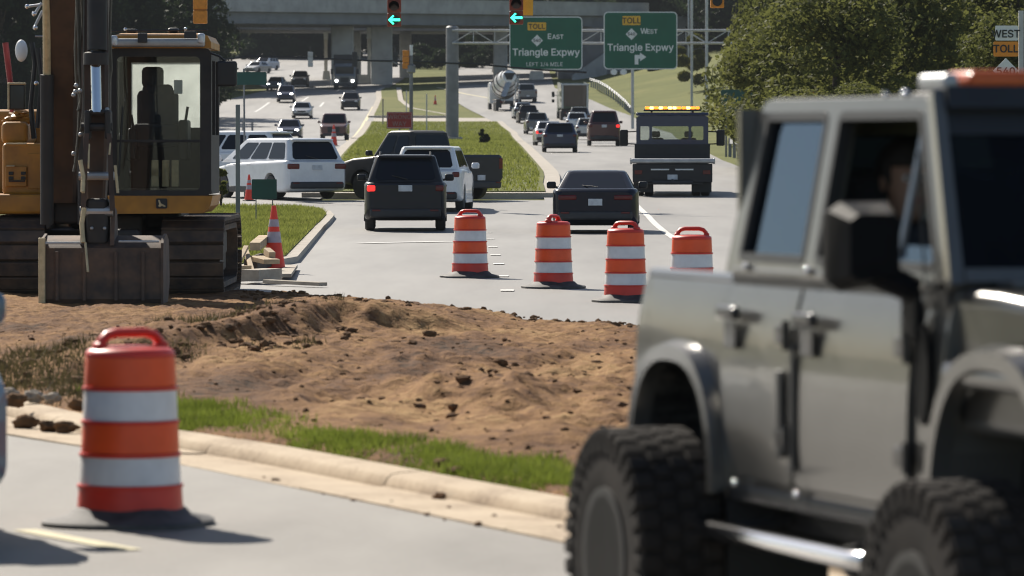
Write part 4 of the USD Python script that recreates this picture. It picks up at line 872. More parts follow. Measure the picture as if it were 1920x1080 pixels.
    if detail:
        T.part('lower_trim', [bx(xr + wheelr * 1.2, xf - wheelr * 1.2, s * (w - .02), s * (w + .012), .2 * k, .36 * k, .01) for s in (-1, 1)], cladding or paint)
        T.part('door_handle', [bx(xx, xx + .2, s * (w * 1.0 - .01), s * (w + .02), (st[3][3] - .13) * k, (st[3][3] - .09) * k, .01) for s in (-1, 1) for xx in (-.05 * L, .12 * L)], paint)
        T.part('wiper', tube([(a - .0, -.05, zb + .1), (a - .02 + (b - a) * .3, .3, zb + (zt - zb) * .28)], .012, 5), 'black')
    return T
UP, DOWN = math.pi / 2, -math.pi / 2
def carpx(name, label, kind, xc, yb, yaw, paint, L, W, rear=True, **kw):
    """Car whose near end stands at picture point (xc, yb)."""
    g = G(xc, yb); hd = np.array([math.cos(yaw), math.sin(yaw)]); s = 1 if hd[1] > 0 else -1
    c = g[:2] + hd * s * L / 2 * abs(1.0)
    return car(name, label, kw.pop('cat_', {'suv': 'suv', 'sedan': 'car', 'coupe': 'car', 'van': 'minivan', 'pickup': 'pickup truck'}[kind]), kind, c[0], c[1], yaw, paint, L, W, **kw)
GA, GO = 'cars driving away on the right carriageway', 'cars coming down the left carriageway'
carpx('parked_suv', 'black SUV waiting at the stop line left of the drums, red tail lamp lit', 'suv', 760, 434, UP + .02, 'car_charcoal', 4.7, 1.86, H=1.72, lit_tail=(True, False), roof_rails=True, wheelr=.36, cladding='dark_trim')
carpx('pickup_behind', 'white SUV mostly hidden behind the black SUV, its right side showing', 'suv', 799, 398, UP - .07, 'car_white', 4.8, 1.9, H=1.72)
carpx('coupe', 'black two door coupe driving away between the drums', 'coupe', 1116, 438, UP - .03, 'car_black', 4.8, 1.90, H=1.38, wheelr=.34)
c = G(548, 388); yaw = UP + .62
car('minivan', 'white minivan with dark rear window crossing behind the grass patch', 'minivan', 'van', XW(519, 148), 148, UP + .52, 'car_white', 5.1, 2.0, H=1.76, wheelr=.35, bump='dark_trim', cladding='dark_trim')
car('white_suv', 'white SUV with dark windows behind the front of the minivan', 'suv', 'suv', XW(424, 163), 163, UP + 1.1, 'car_white', 4.9, 1.95, H=1.82)
# crossing dark pickup and flat dark SUV behind the waiting SUV
car('crossing_pickup', 'black pickup truck crossing behind the black SUV, its tailgate to the right', 'pickup truck', 'pickup', XW(788, 147), 147, math.pi - .74, 'black', 4.8, 1.95, H=2.0, wheelr=.4)
# away bound queue
for nm, lab, kind, xc, yb, yaw, paint, L, W, H, kw in [
    ('sedan', 'dark navy sedan, nearest of the queue left of the tow truck', 'suv', 1050, 286, UP, 'car_navy', 4.6, 1.88, 1.55, {}),
    ('sedan', 'white and red sedan half hidden behind the navy one at the median kerb', 'sedan', 1030, 273, UP + .03, 'car_silver', 4.7, 1.82, 1.5, dict(lit_tail=(True, False))),
    ('suv', 'boxy dark maroon SUV beside the tow truck with its right brake lamp lit', 'suv', 1133, 274, UP, 'car_maroon', 4.9, 2.0, 2.15, dict(lit_tail=(False, True), wheelr=.4)),
    ('car', 'silver hatchback tucked left of the maroon SUV', 'suv', 1102, 262, UP, 'car_silver', 4.4, 1.78, 1.55, {}),
    ('car', 'white SUV behind the silver hatchback in front of the green truck', 'suv', 1082, 249, UP, 'car_white', 4.6, 1.84, 1.62, {}),
    ('car', 'grey SUV close under the tail of the green truck', 'suv', 1087, 240, UP, 'car_grey', 4.7, 1.88, 1.75, {}),
    ('car', 'dark grey SUV in the left lane, third from the front of that lane', 'suv', 1008, 252, UP + .05, 'car_grey', 4.7, 1.86, 1.7, {}),
    ('car', 'dark hatchback in the left lane second behind the cement mixer', 'suv', 991, 232, UP + .06, 'car_charcoal', 4.5, 1.8, 1.6, {}),
    ('car', 'small dark car in the left lane directly behind the cement mixer', 'sedan', 982, 224, UP + .06, 'car_bluegrey', 4.6, 1.8, 1.5, {}),
    ('car', 'grey pickup right of the cement mixer', 'pickup', 990, 193, UP + .06, 'car_grey', 5.4, 1.95, 1.9, dict(wheelr=.38))]:
    carpx(nm, lab, kind, xc, yb, yaw, paint, L, W, H=H, group=GA, detail=False, **kw)
for nm, lab, kind, xc, yb, yaw, paint, L, W, H, kw in [
    ('oncoming_car', 'maroon pickup truck coming on with its headlamps lit, nearest to the median', 'pickup', 625, 263, DOWN, 'car_maroon', 5.5, 1.98, 1.92, dict(lit_head=True, wheelr=.38)),
    ('oncoming_car', 'dark blue sedan coming on with lit headlamps above the minivan roof', 'sedan', 541, 261, DOWN, 'car_navy', 4.6, 1.82, 1.45, dict(lit_head=True)),
    ('oncoming_car', 'white sedan coming on in the middle of the left carriageway', 'sedan', 565, 223, DOWN, 'car_silver', 4.7, 1.86, 1.5, {}),
    ('oncoming_car', 'dark grey SUV coming on alone next to the median kerb', 'suv', 656, 207, DOWN, 'car_charcoal', 4.7, 1.86, 1.72, {}),
    ('oncoming_car', 'dark blue SUV coming on with lit headlamps just out of the bridge shadow', 'suv', 535, 193, DOWN, 'car_navy', 4.7, 1.88, 1.75, dict(lit_head=True)),
    ('oncoming_car', 'dark SUV in the shadow of the bridge behind the blue one', 'suv', 561, 164, DOWN, 'car_charcoal', 4.8, 1.92, 1.8, {}),
    ('oncoming_car', 'teal grey sedan at the edge of the bridge shadow by the left verge', 'sedan', 513, 171, DOWN - .1, 'car_bluegrey', 4.7, 1.85, 1.5, dict(lit_head=True)),
    ('oncoming_car', 'pale car far up the left road beyond the street sign', 'sedan', 468, 138, DOWN - .4, 'car_silver', 4.7, 1.85, 1.5, {}),
    ('oncoming_car', 'silver SUV far up the left road beside the pale car', 'suv', 484, 132, DOWN - .4, 'car_white', 4.7, 1.88, 1.7, {})]:
    carpx(nm, lab, kind, xc, yb, yaw, paint, L, W, H=H, group=GO, detail=False, **kw)

# big trucks
def truck_wheels(T, xs, w, R=.5):
    for xx in xs:
        for s in (-1, 1): wheel(T, (xx, s * (w - .16), R), R, .30, 18, s, rim='rim')
g = G(646, 168); T = Thing('box_truck', 'big dark truck under the bridge with two lit headlamps', 'truck', (g[0], g[1] + 4, prof(g[1])), DOWN)
T.part('cab', loft([[(x, y, z) for y, z in rrect(w_, .55, h_, .2)] for x, w_, h_ in ((2.2, 1.2, 2.9), (3.4, 1.2, 2.9), (3.7, 1.15, 1.7), (4.0, 1.1, 1.5))]), 'car_grey')
T.part('box', bx(-5, 2.1, -1.28, 1.28, .95, 3.9, .06), 'car_charcoal'); T.part('windscreen', bx(3.52, 3.72, -1.0, 1.0, 1.75, 2.55, .05), 'glass_dark')
T.part('bumper', bx(3.9, 4.15, -1.2, 1.2, .4, .75, .05), 'dark_trim'); T.part('grille', bx(3.9, 4.03, -.5, .5, .8, 1.35, .03), 'black')
for s in (-1, 1): T.part('headlamp', bx(3.92, 4.08, s * .75, s * 1.02, .85, 1.1, .04), 'head_lit'); T.part('mirror', bx(3.2, 3.4, s * 1.3, s * 1.55, 1.7, 2.3, .04), 'black')
truck_wheels(T, (-3.6, 3.0), 1.22)
# cement mixer, rear towards us
g = G(950, 209); T = Thing('cement_mixer', 'cement mixer truck seen from behind with a pale drum, in the left lane', 'mixer truck', (g[0] - .2, g[1] + 4.4, prof(g[1])), UP + .12)
T.part('chassis', bx(-3.6, 4.2, -.45, .45, .75, 1.05, .04), 'dark_trim')
dr = revolve([(.35, -4.0), (.62, -3.9), (.7, -3.4), (1.05, -2.2), (1.25, -.9), (1.22, .3), (.8, 1.6), (.3, 2.1)], 28, 'x', (0, 0, 0)); dr = mv(rot(dr, .22, (0, 1, 0)), (.1, 0, 2.55)); T.part('drum', dr, 'car_white')
fl = []
for k in range(2):
    a = np.linspace(0, 4 * np.pi, 60) + k * np.pi; xx = np.linspace(-3.3, .9, 60); rr = np.interp(xx, [-3.4, -2.2, -.9, .3, 1.6], [.72, 1.07, 1.27, 1.24, .84]); fl.append(mv(rot(tube(np.stack([xx, rr * np.cos(a), rr * np.sin(a)], 1), .06, 5), .22, (0, 1, 0)), (.1, 0, 2.55)))
T.part('drum_band', fl, 'car_brown')
T.part('hopper', loft([[(-4.0, -.55, 3.75), (-3.3, -.55, 3.75), (-3.3, .55, 3.75), (-4.0, .55, 3.75)], [(-3.95, -.25, 3.1), (-3.5, -.25, 3.1), (-3.5, .25, 3.1), (-3.95, .25, 3.1)]]), 'car_charcoal'); T.part('chute', loft([[(-3.75, -.3, 3.0), (-3.55, 0, 2.85), (-3.75, .3, 3.0), (-3.85, 0, 2.9)], [(-4.3, .35, 1.5), (-4.15, .6, 1.4), (-4.3, .9, 1.5), (-4.4, .6, 1.42)]]), 'steel')
T.part('ladder', [tube([(-3.7, s, .9), (-3.5, s, 3.5)], .04, 6) for s in (-.95, -.6)] + [tube([(-3.7 + .06 * k, -.95, 1.1 + .3 * k), (-3.7 + .06 * k, -.6, 1.1 + .3 * k)], .03, 5) for k in range(8)], 'steel')
T.part('cab', bx(2.3, 4.2, -1.2, 1.2, .8, 2.9, .15), 'car_white'); T.part('fender', [bx(-3.4, -.4, s * .75, s * 1.25, 1.1, 1.22, .04) for s in (-1, 1)], 'car_brown'); T.part('mud_flap', [bx(-3.45, -3.42, s * .7, s * 1.25, .35, 1.1, .01) for s in (-1, 1)], 'black')
for s in (-1, 1): T.part('tail_lamp', bx(-3.66, -3.6, s * .6, s * .9, .85, 1.0, .02), 'tail_red')
truck_wheels(T, (-2.6, -1.3, 3.2), 1.25)
# green dump truck
g = G(1074, 226); T = Thing('dump_truck', 'olive green dump truck with a tall square tailgate driving away', 'truck', (g[0], g[1] + 4.2, prof(g[1])), UP + .05)
T.part('chassis', bx(-3.7, 4.0, -.45, .45, .7, 1.0, .04), 'dark_trim')
bed = minus(loft([[(-4.0, y, z) for y, z in ((-1.15, 1.1), (1.15, 1.1), (1.28, 3.3), (-1.28, 3.3))], [(1.6, y, z) for y, z in ((-1.15, 1.1), (1.15, 1.1), (1.28, 3.55), (-1.28, 3.55))]]), bx(-3.85, 1.45, -1.1, 1.1, 1.3, 4)); T.part('bed', bed, 'car_green')
T.part('tailgate', [bx(-4.06, -4.001, -1.0, 1.0, 1.3, 3.2, .02)] + [bx(-4.1, -4.061, y - .04, y + .04, 1.35, 3.15, .01) for y in (-.6, 0, .6)], 'car_brown'); T.part('bed_frame', [bx(-4.09, -4.0, -1.3, 1.3, 3.2, 3.36, .03)] + [bx(-4.09, -4.0, s * 1.05, s * 1.22, 1.1, 3.2, .03) for s in (-1, 1)], 'car_silver')
T.part('cab', bx(1.8, 3.9, -1.2, 1.2, .8, 2.8, .15), 'car_green'); T.part('mud_flap', [bx(-3.75, -3.72, s * .6, s * 1.2, .3, 1.05, .01) for s in (-1, 1)], 'black'); T.part('rear_beam', bx(-3.95, -3.8, -1.1, 1.1, .62, .8, .02), 'dark_trim')
for s in (-1, 1): T.part('mirror', [bx(3.0, 3.2, s * 1.45, s * 1.7, 2.2, 2.7, .04), bx(3.0, 3.2, s * 1.45, s * 1.7, 1.7, 2.0, .04), tube([(3.1, s * 1.15, 2.3), (3.1, s * 1.5, 2.4)], .03, 5)], 'black'); T.part('tail_lamp', bx(-3.98, -3.94, s * .75, s * 1.0, .65, .78, .01), 'tail_red')
truck_wheels(T, (-2.6, -1.3, 3.0), 1.25)

# tow truck, rear towards us
d = 150.0; s0 = F / d; gx = XW(1261, d); gz = prof(d)
zz = lambda y: P(0, y, d)[2] - gz
T = Thing('tow_truck', 'grey flatbed tow truck with a lit amber light bar driving away', 'tow truck', (gx, d, gz), UP - .03)
w = 1.22
T.part('chassis', [bx(.1, 7.4, y - .06, y + .06, .62, .86, .02) for y in (-.42, .42)], 'dark_trim')
T.part('bed', bx(0, 4.6, -w, w, .98, 1.12, .03), 'steel'); T.part('bed_edge', [bx(-.06, 0, -w - .03, w + .03, 1.0, 1.10, .02)] + [bx(.0, 4.6, s * w, s * (w + .04), .96, 1.13, .01) for s in (-1, 1)], 'steel')
T.part('tail_board', [bx(.02, .08, -w + .04, w - .04, .42, .97, .02)], 'car_charcoal'); T.part('light_strip', [bx(-.0, .018, -.62 + .72 * k, -.08 + .72 * k, .78, .82, .004) for k in range(2)], 'sign_white')
T.part('tail_lamp', [bx(-.02, .018, s * .9, s * 1.12, .66, .78, .005) for s in (-1, 1)], 'tail_red'); T.part('number_plate', bx(-.004, .018, -.15, .15, .5, .65, .004), 'plate')
hb = prism(sbox(-1.15, 1.1, 1.15, 1.55), 4.45, 4.6, 'x'); T.part('head_board', hb, 'car_charcoal')
# cab with see-through windows
def holed(y0, y1, z0, z1, holes, x0, x1):
    pg = sbox(y0, z0, y1, z1).buffer(-.12).buffer(.12)
    for a, b, c, e in holes: pg = pg.difference(sbox(a, c, b, e).buffer(-.05).buffer(.05))
    return prism(pg, x0, x1, 'x')
holes = [(-.95, -.58, 1.68, 2.1), (-.5, .62, 1.70, 2.1), (.70, 1.0, 1.68, 2.1)]
cw = 1.10
T.part('cab_rear_wall', holed(-cw, cw, .8, 2.42, holes, 4.75, 4.81), 'car_navy')
T.part('cab_front_wall', holed(-cw, cw, .8, 2.38, [(-.98, .98, 1.5, 2.15)], 6.5, 6.56), 'car_navy')
for s in (-1, 1):
    side = sbox(4.81, .8, 6.5, 2.38).difference(sbox(4.98, 1.5, 5.55, 2.15)).difference(sbox(5.65, 1.5, 6.4, 2.15)); T.part('cab_side', prism(side, s * cw, s * (cw - .06)), 'car_navy')
T.part('roof', bx(4.72, 6.6, -cw - .01, cw + .01, 2.421, 2.52, .04), 'car_navy'); T.part('cab_floor', bx(4.82, 6.49, -1.0, 1.0, .82, .95), 'black')
T.part('hood', bx(6.57, 7.9, -1.0, 1.0, .7, 1.45, .12), 'car_navy')
for a, b, c, e in holes: T.part('rear_window', bx(4.775, 4.785, a, b, c, e), 'glass_clear')
T.part('windscreen', bx(6.525, 6.535, -.98, .98, 1.5, 2.15), 'glass_clear')
T.part('seat', [bx(5.1, 5.3, y - .25, y + .25, 1.0, 1.75, .08) for y in (-.5, .5)] + [bx(5.12, 5.24, y - .13, y + .13, 1.76, 1.95, .05) for y in (-.5, .5)], 'black')
bar_ = T.part('light_bar', bx(4.8, 5.1, -.88, .88, 2.56, 2.62, .02), 'black'); T.part('bar_mount', [bx(4.9, 5.0, s * .6, s * .66, 2.51, 2.57) for s in (-1, 1)], 'black', bar_)
for k in range(12):
    y = -.84 + .14 * k; T.part('amber_lamp', bx(4.785, 5.115, y + .01, y + .13, 2.622, 2.70, .02), 'amber_hot' if k in (2, 5, 6, 8, 10) else 'amber_lit', bar_)
for s in (-1, 1): T.part('mirror', [bx(6.2, 6.34, s * 1.36, s * 1.62, 1.5, 2.0, .04), tube([(6.3, s * 1.05, 1.95), (6.27, s * 1.45, 1.93)], .02, 5), tube([(6.3, s * 1.05, 1.55), (6.27, s * 1.45, 1.57)], .02, 5)], 'black')
T.part('mud_flap', [bx(.45, .48, s * .58, s * 1.16, .12, .75, .01) for s in (-1, 1)], 'black')
for xx in (1.3, 6.9):
    for s in (-1, 1):
        wheel(T, (xx, s * .98, .42), .42, .26, 18, s)
        if xx < 2: wheel(T, (xx, s * .70, .42), .42, .26, 18, s)
T.part('toolbox', [bx(2.2, 4.2, s * .7, s * 1.2, .45, .95, .03) for s in (-1, 1)], 'steel'); T.part('rear_beam', bx(.1, .3, -.9, .9, .35, .45, .02), 'dark_trim'); T.part('tow_boom', [tube([(.3, 0, .5), (-.35, 0, .42)], .06, 8), tube([(-.35, -.6, .42), (-.35, .6, .42)], .05, 8)], 'dark_trim')

# ------------------------------------------------------------------ drums, cones, timber
def drum(label, loc, rz, group=None, grime=0):
    T = Thing('traffic_drum', label, 'traffic drum', loc, rz, group)
    zs = [.035, .205, .365, .53, .70, .865]; rs = [(.272, .262), (.258, .252), (.249, .243), (.241, .236), (.233, .228)]; ms = ['drum_red', 'drum_white', 'drum_orange', 'drum_white', 'drum_orange']
    for k in range(5):
        a, b = zs[k], zs[k + 1]; r0, r1 = rs[k]
        pf = [(r0 - .03, a + .002), (r0 - .004, a + .004), (r0, a + .012), (r1, b - .018), (r1 - .002, b - .012)]
        if k in (1, 3): T.part('white_band', revolve([(p[0] - .001, p[1]) for p in pf], 48), 'drum_white', smooth=50)
        else: T.part('orange_band', revolve(pf, 48), ms[k], smooth=50)
        if k < 4: T.part('ridge', revolve([(r1 - .01, b - .016), (r1 + .006, b - .014), (r1 + .009, b - .006), (r1 + .006, b + .003), (r1 - .012, b + .003)], 48), 'drum_red', smooth=50)
    T.part('top', revolve([(.226, .855), (.229, .866), (.22, .885), (.19, .90), (.10, .908), (.01, .909)], 48), 'drum_red', smooth=60)
    hw = .165; hp = [(-hw, 0, .893), (-hw + .005, 0, .93), (-hw + .035, 0, .962), (-hw + .085, 0, .975), (hw - .085, 0, .975), (hw - .035, 0, .962), (hw - .005, 0, .93), (hw, 0, .893)]
    h = tube(hp, .025, 10); h.vertices[:, 1] *= 1.5
    T.part('handle', [h, bx(-hw - .035, -hw + .03, -.045, .045, .885, .93, .02), bx(hw - .03, hw + .035, -.045, .045, .885, .93, .02)], 'drum_red', smooth=50)
    a = np.linspace(0, 2 * np.pi, 33)[:-1]; R = .43 + .025 * np.cos(4 * a) + .01 * np.sin(7 * a)
    T.part('base', loft([np.stack([(R * k) * np.cos(a), (R * k) * np.sin(a), np.full(32, z)], 1) for k, z in ((1, .0), (1.005, .022), (.97, .034), (.74, .052), (.66, .085), (.60, .095))]), 'base_rubber', smooth=50)
    return T
g = G(238, 990); drum('big near orange and white drum standing on the road at the left', g + (0, .22, .0), .5)
for x, y, lab in ((881, 521, 'orange and white drum right of the black SUV, leftmost of the row on the asphalt'), (1038, 541, 'orange and white drum in front of the left side of the black coupe'), (1174, 567, 'orange and white drum between the black coupe and the silver truck'), (1299, 590, 'drum half hidden behind the silver truck with a hollow handle on top')):
    g = G(x, y); drum(lab, g + (0, .3, 0), .2 + x * .01 if x != 1299 else 0.0, 'drums on the asphalt')
def cone(label, loc, h=.91, m='cone'):
    T = Thing('traffic_cone', label, 'traffic cone', loc, .4); k = h / .91; r = lambda z: (.165 - .135 * (z / .91)) * k
    zs = [.03, .42, .55, .62, .72, .86]
    for a, b, mm, nm in ((.03, .40, m, 'cone_body'), (.40, .55, 'cone_grey', 'reflective_collar'), (.55, .62, m, 'cone_body'), (.62, .72, 'cone_grey', 'reflective_collar'), (.72, .91, m, 'cone_body')):
        e = .003 if mm == 'cone_grey' else 0; T.part(nm, revolve([(r(a) + e, a * k + .0005), (r(b) + e, b * k)], 24), mm, smooth=50)
    T.part('base', bx(-.18 * k, .18 * k, -.18 * k, .18 * k, 0, .035, .015), 'base_rubber')
g = G(513, 512); cone('tall orange cone with two grey collars at the lumber pile', g + (0, .1, .02), 1.0)
cone('small bright orange cone on the grass in front of the white minivan', (XW(467, 140.5), 140.5, prof(140.5) + .12), .74)
g = G(626, 274); cone('orange cone in front of the oncoming maroon pickup', g + (0, 0, .0), 1.3)
g = G(1013, 208); g = G(816, 196); cone('small red cone far off beside the crossover', g + (0, 0, .0), .95)
# timber pile
def plank(label, p0, p1, w, t, z0, z1, m='wood', roll=0.0):
    p0, p1 = np.array([*p0[:2], z0]), np.array([*p1[:2], z1]); u = p1 - p0; L = np.linalg.norm(u); b = bx(0, L, -w / 2, w / 2, 0, t, .006); b = rot(b, roll, (1, 0, 0)); b = rot(b, -math.asin(u[2] / L), (0, 1, 0)); b = rot(b, math.atan2(u[1], u[0]), (0, 0, 1))
    single('plank', mv(b, p0), m, label, 'plank', smooth=30)
plank('long grey board lying flat in front of the cone, pointing right', G(500, 535), G(606, 539), .14, .05, .03, .02, 'wood_grey')
plank('grey board slanting away on the asphalt right of the cone', G(533, 528), G(546, 506), .2, .05, .06, .03, 'wood_grey')
plank('pale thick block at the left end of the lumber pile', G(432, 532), G(455, 531), .3, .22, .03, .03)
plank('pale stick leaning up to the right at the left end of the lumber pile', G(443, 524), G(462, 520), .07, .05, .16, .42)
plank('short stick leaning up to the left in the middle of the lumber pile', G(474, 526), G(460, 518), .07, .06, .06, .38)
plank('flat pale board end on top of the lumber pile beside the cone', G(480, 519), G(510, 521), .25, .07, .24, .20)
plank('thin pale offcut low in the middle of the lumber pile', G(458, 532), G(482, 529), .12, .1, .04, .05)
plank('yellowish block on top of the lumber pile', G(478, 515), G(495, 511), .16, .12, .36, .45)
plank('brown board under the top boards of the lumber pile', G(468, 533), G(512, 531), .3, .16, .04, .05, 'wood_grey')
plank('small white offcut against the foot of the cone', G(500, 519), G(510, 520), .1, .1, .33, .27)
plank('dark brown log at the back of the lumber pile', G(470, 518), G(498, 512), .2, .2, .06, .1, 'bark')
# broken kerb stones at the left
for k, (x, y, r, lab) in enumerate([(48, 806, .065, 'dark round stone at the gutter, leftmost of the loose stones'), (92, 812, .055, 'dark stone at the gutter, second from the left'), (124, 814, .06, 'dark stone at the gutter beside the near drum'), (62, 778, .06, 'pale broken stone lying on the kerb at the left'), (100, 780, .05, 'second pale broken stone on the kerb'), (28, 788, .07, 'dark stone at the left photo edge behind the gutter'), (145, 792, .05, 'brown stone on the kerb close to the drum'), (20, 770, .05, 'flat pale stone behind the kerb at the left edge')]):
    g = G(x, y); single('stone', lumpy((g[0], g[1], r * .5 + (.10 if y < 800 else .02)), r * .9, 50 + k, (1.4, 1.0, .8), 3, .6), 'stone' if k in (3, 4, 7) else 'clod', lab, 'stone', 'loose stones by the kerb', smooth=True)

# ------------------------------------------------------------------ excavator
D0 = 64.0
EX = Thing('excavator', 'yellow crawler excavator with its dark arm lowered in front and bucket on the ground', 'excavator', (-4.9, 66.5, .03), 0, world=True)
E_ = EX.part
def bp(x0, y0, x1, y1, d, dep, r=.02):
    a, b = P(x0, y1, d), P(x1, y0, d); return bx(a[0], b[0], d, d + dep, a[2], b[2], r)
# undercarriage
def track(x0, x1):
    yf, yr, zt, R = 64.2, 68.6, .98, .46
    path = [(yf + R + R * math.cos(a), R + .04 + R * math.sin(a)) for a in np.linspace(math.pi * 1.5, math.pi * .5, 10)] + [(yr - R + R * math.cos(a), R + .04 + R * math.sin(a)) for a in np.linspace(math.pi * .5, -math.pi * .5, 10)]
    pg = Polygon(path); tp = E_('track', prism(pg.buffer(-.06).difference(pg.buffer(-.13)), x0 + .05, x1 - .05, 'x'), 'track')
    ln = LineString(path + [path[0]]); n = 50
    for k in range(n):
        q = ln.interpolate(k / n, normalized=True); e = ln.interpolate(((k + .1) / n) % 1, normalized=True); a = math.atan2(e.y - q.y, e.x - q.x); L = ln.length / n * .92
        b = cat([bx(x0, x1, -L / 2, L / 2, -.05, .0, .008)] + [bx(x0, x1, -L / 2 + o, -L / 2 + o + .02, -.0, .035) for o in (.02, L * .48, L * .85)])
        b = rot(b, a + math.pi, (1, 0, 0)); E_('track_shoe', mv(b, (0, q.x, q.y)), 'track', tp, smooth=False)
    E_('idler', [revolve([(.1, -.1), (.36, -.1), (.38, 0), (.36, .1), (.1, .1)], 20, 'x', ((x0 + x1) / 2, yf + R, R + .04)), revolve([(.1, -.1), (.36, -.1), (.38, 0), (.36, .1), (.1, .1)], 20, 'x', ((x0 + x1) / 2, yr - R, R + .04))], 'exc_dark', tp)
    E_('track_frame', bx(x0 + .18, x1 - .18, yf + .6, yr - .6, .25, .72, .05), 'exc_dark', tp)
track(XW(299, D0), XW(417, D0)); track(XW(-42, D0), XW(80, D0))
E_('car_body', [bx(-6.2, -3.8, 65.2, 67.6, .45, .85, .08), bx(-5.7, -4.3, 65.4, 67.4, .85, 1.08, .05)], 'exc_dark')
E_('step', bp(0, 411, 47, 424, 64.6, .4, .02), 'sign_white'); E_('step_plate', bp(0, 446, 54, 457, 64.3, .35, .01), 'pale_conc'); E_('step_hole', [revolve([(.01, -.01), (.025, -.01), (.025, .0)], 10, 'y', P(x, y, 64.29)) for x in (2, 20, 36) for y in (449, 454)], 'black'); E_('red_block', bp(50, 410, 80, 442, 65.0, .5, .04), 'red_paint')
# house, left part
E_('platform', [bp(-60, 364, 92, 402, 64.6, 3.2, .05)], 'exc_yellow'); E_('side_box', bp(4, 268, 88, 366, 64.8, 1.5, .05), 'exc_yellow'); E_('fuel_tank', bp(2, 228, 52, 270, 65.2, 1.2, .06), 'exc_yellow')
E_('side_box_panel', [bp(52, 288, 86, 354, 64.78, .03, .008)], 'exc_yellow'); E_('box_hatch', bp(10, 312, 50, 350, 64.75, .05, .012), 'exc_yellow')
E_('vent', [bp(x, y, x + 9, y + 6, 64.73, .03, .004) for x in (16, 39) for y in (322, 331)], 'black'); E_('hatch_handle', bp(16, 338, 46, 341, 64.72, .04, .005), 'black'); E_('bright_rail', [bp(10, 268, 50, 271, 64.75, .04, .01), bp(12, 310, 28, 313, 64.72, .04, .01)], 'worn_edge')
E_('engine_cover', bp(-60, 205, 84, 366, 66.4, 2.4, .12), 'exc_yellow'); E_('tool_pile', [lumpy(P(x, y, 65.5), r, k, (1, 1, .6), 2, .6) for k, (x, y, r) in enumerate(((30, 222, .12), (42, 214, .1), (20, 226, .1), (50, 224, .1)))], 'exc_yellow')
E_('left_mirror', [bp(17, 158, 47, 206, 64.9, .06, .02)], 'black_gloss'); E_('mirror_frame', [bp(14, 157, 18, 206, 64.88, .08, .01), bp(14, 155, 48, 159, 64.88, .08, .01)], 'worn_edge')
E_('red_post', tube([P(10, 80, 65.6), P(20, 160, 65.6), P(24, 210, 65.6)], .04, 8), 'red_paint'); E_('lamp_housing', ball(P(40, 95, 65.4), .09, 2, (.9, 1, 1.6)), 'sign_white'); E_('pump_hoses', [tube([P(60, 80, 65.3), P(66, 120, 65.3), P(58, 200, 65.3), P(64, 260, 65.3)], .035, 8), tube([P(72, 90, 65.2), P(78, 150, 65.2), P(70, 240, 65.2)], .03, 8)], 'black')
E_('handrail', [tube([P(x0, y0, 65.0), P(x1, y1, 65.0)], .018, 8) for x0, y0, x1, y1 in ((78, 5, 66, 25), (80, 20, 65, 50), (83, 8, 52, 12))], 'steel'); E_('rail_ends', [ball(P(x, y, 64.95), .03, 1) for x, y in ((51, 12), (64, 26), (66, 52), (68, 156))], 'chrome')
E_('guard_bar', [tube([P(66, 68, 64.5), P(104, 68, 64.5)], .012, 6)], 'steel')
# boom: from the foot up and over, then stick down in front
def arm(name, pts, m, par=None):  # pts: (px, py, depth, halfwidth px, half thickness m)
    rings = []
    for x, y, d, hw, th in pts:
        c = P(x, y, d); h = hw / F * d; r = min(h, th) * .25
        rings.append([(c[0] + sx * (h - (r if q else 0)), c[1] + sy * (th - (0 if q else r)), c[2]) for sx, sy, q in ((1, -1, 1), (1, -1, 0), (1, 1, 0), (1, 1, 1), (-1, 1, 1), (-1, 1, 0), (-1, -1, 0), (-1, -1, 1))][::-1])
    return E_(name, loft(rings), m, par)
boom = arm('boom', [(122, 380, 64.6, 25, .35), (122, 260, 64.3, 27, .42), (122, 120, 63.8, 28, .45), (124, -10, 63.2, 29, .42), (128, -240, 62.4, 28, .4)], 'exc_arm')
E_('boom_edge', [tube([P(95, 372, 64.1), P(94, 260, 63.85), P(94, 40, 63.1), P(97, -100, 62.5)], .014, 6), tube([P(150, 300, 63.9), P(151, 120, 63.35), P(152, -60, 62.75)], .012, 6)], 'hose', boom)
for x in (88, 158):
    E_('boom_cylinder', tube([P(x, 420, 63.6), P(x, 140, 63.4)], .085, 14), 'exc_dark'); E_('boom_rod', tube([P(x, 140, 63.4), P(x - 1, -80, 62.6)], .05, 12), 'worn_edge' if x == 88 else 'chrome')
E_('boom_foot', [bp(98, 330, 150, 420, 64.4, .8, .05), bp(86, 345, 96, 430, 64.2, .9, .03), bp(152, 345, 162, 430, 64.2, .9, .03)], 'exc_dark')
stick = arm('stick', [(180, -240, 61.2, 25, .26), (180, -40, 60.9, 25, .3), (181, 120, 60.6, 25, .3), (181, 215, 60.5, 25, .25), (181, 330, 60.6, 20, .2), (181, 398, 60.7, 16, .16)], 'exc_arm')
E_('stick_edge', [tube([P(156, 250, 60.18), P(157, 100, 60.25), P(158, -80, 60.5)], .011, 6), tube([P(206, 250, 60.18), P(205, 60, 60.28)], .009, 6)], 'hose', stick)
E_('bucket_cylinder', [tube([P(182, -150, 60.35), P(182, 95, 60.15)], .12, 16), revolve([(.13, -.06), (.15, -.06), (.15, .08), (.08, .1)], 16, c=P(180, 112, 60.13))], 'exc_dark'); E_('bucket_rod', tube([P(179, 95, 60.15), P(181, 212, 59.98)], .062, 16), 'chrome')
E_('clevis', [bp(157, 206, 168, 262, 59.9, .3, .03), bp(196, 206, 207, 262, 59.9, .3, .03), tube([P(153, 238, 60.0), P(210, 238, 60.0)], .05, 12), bp(165, 205, 198, 216, 59.95, .25, .03)], 'exc_dark')
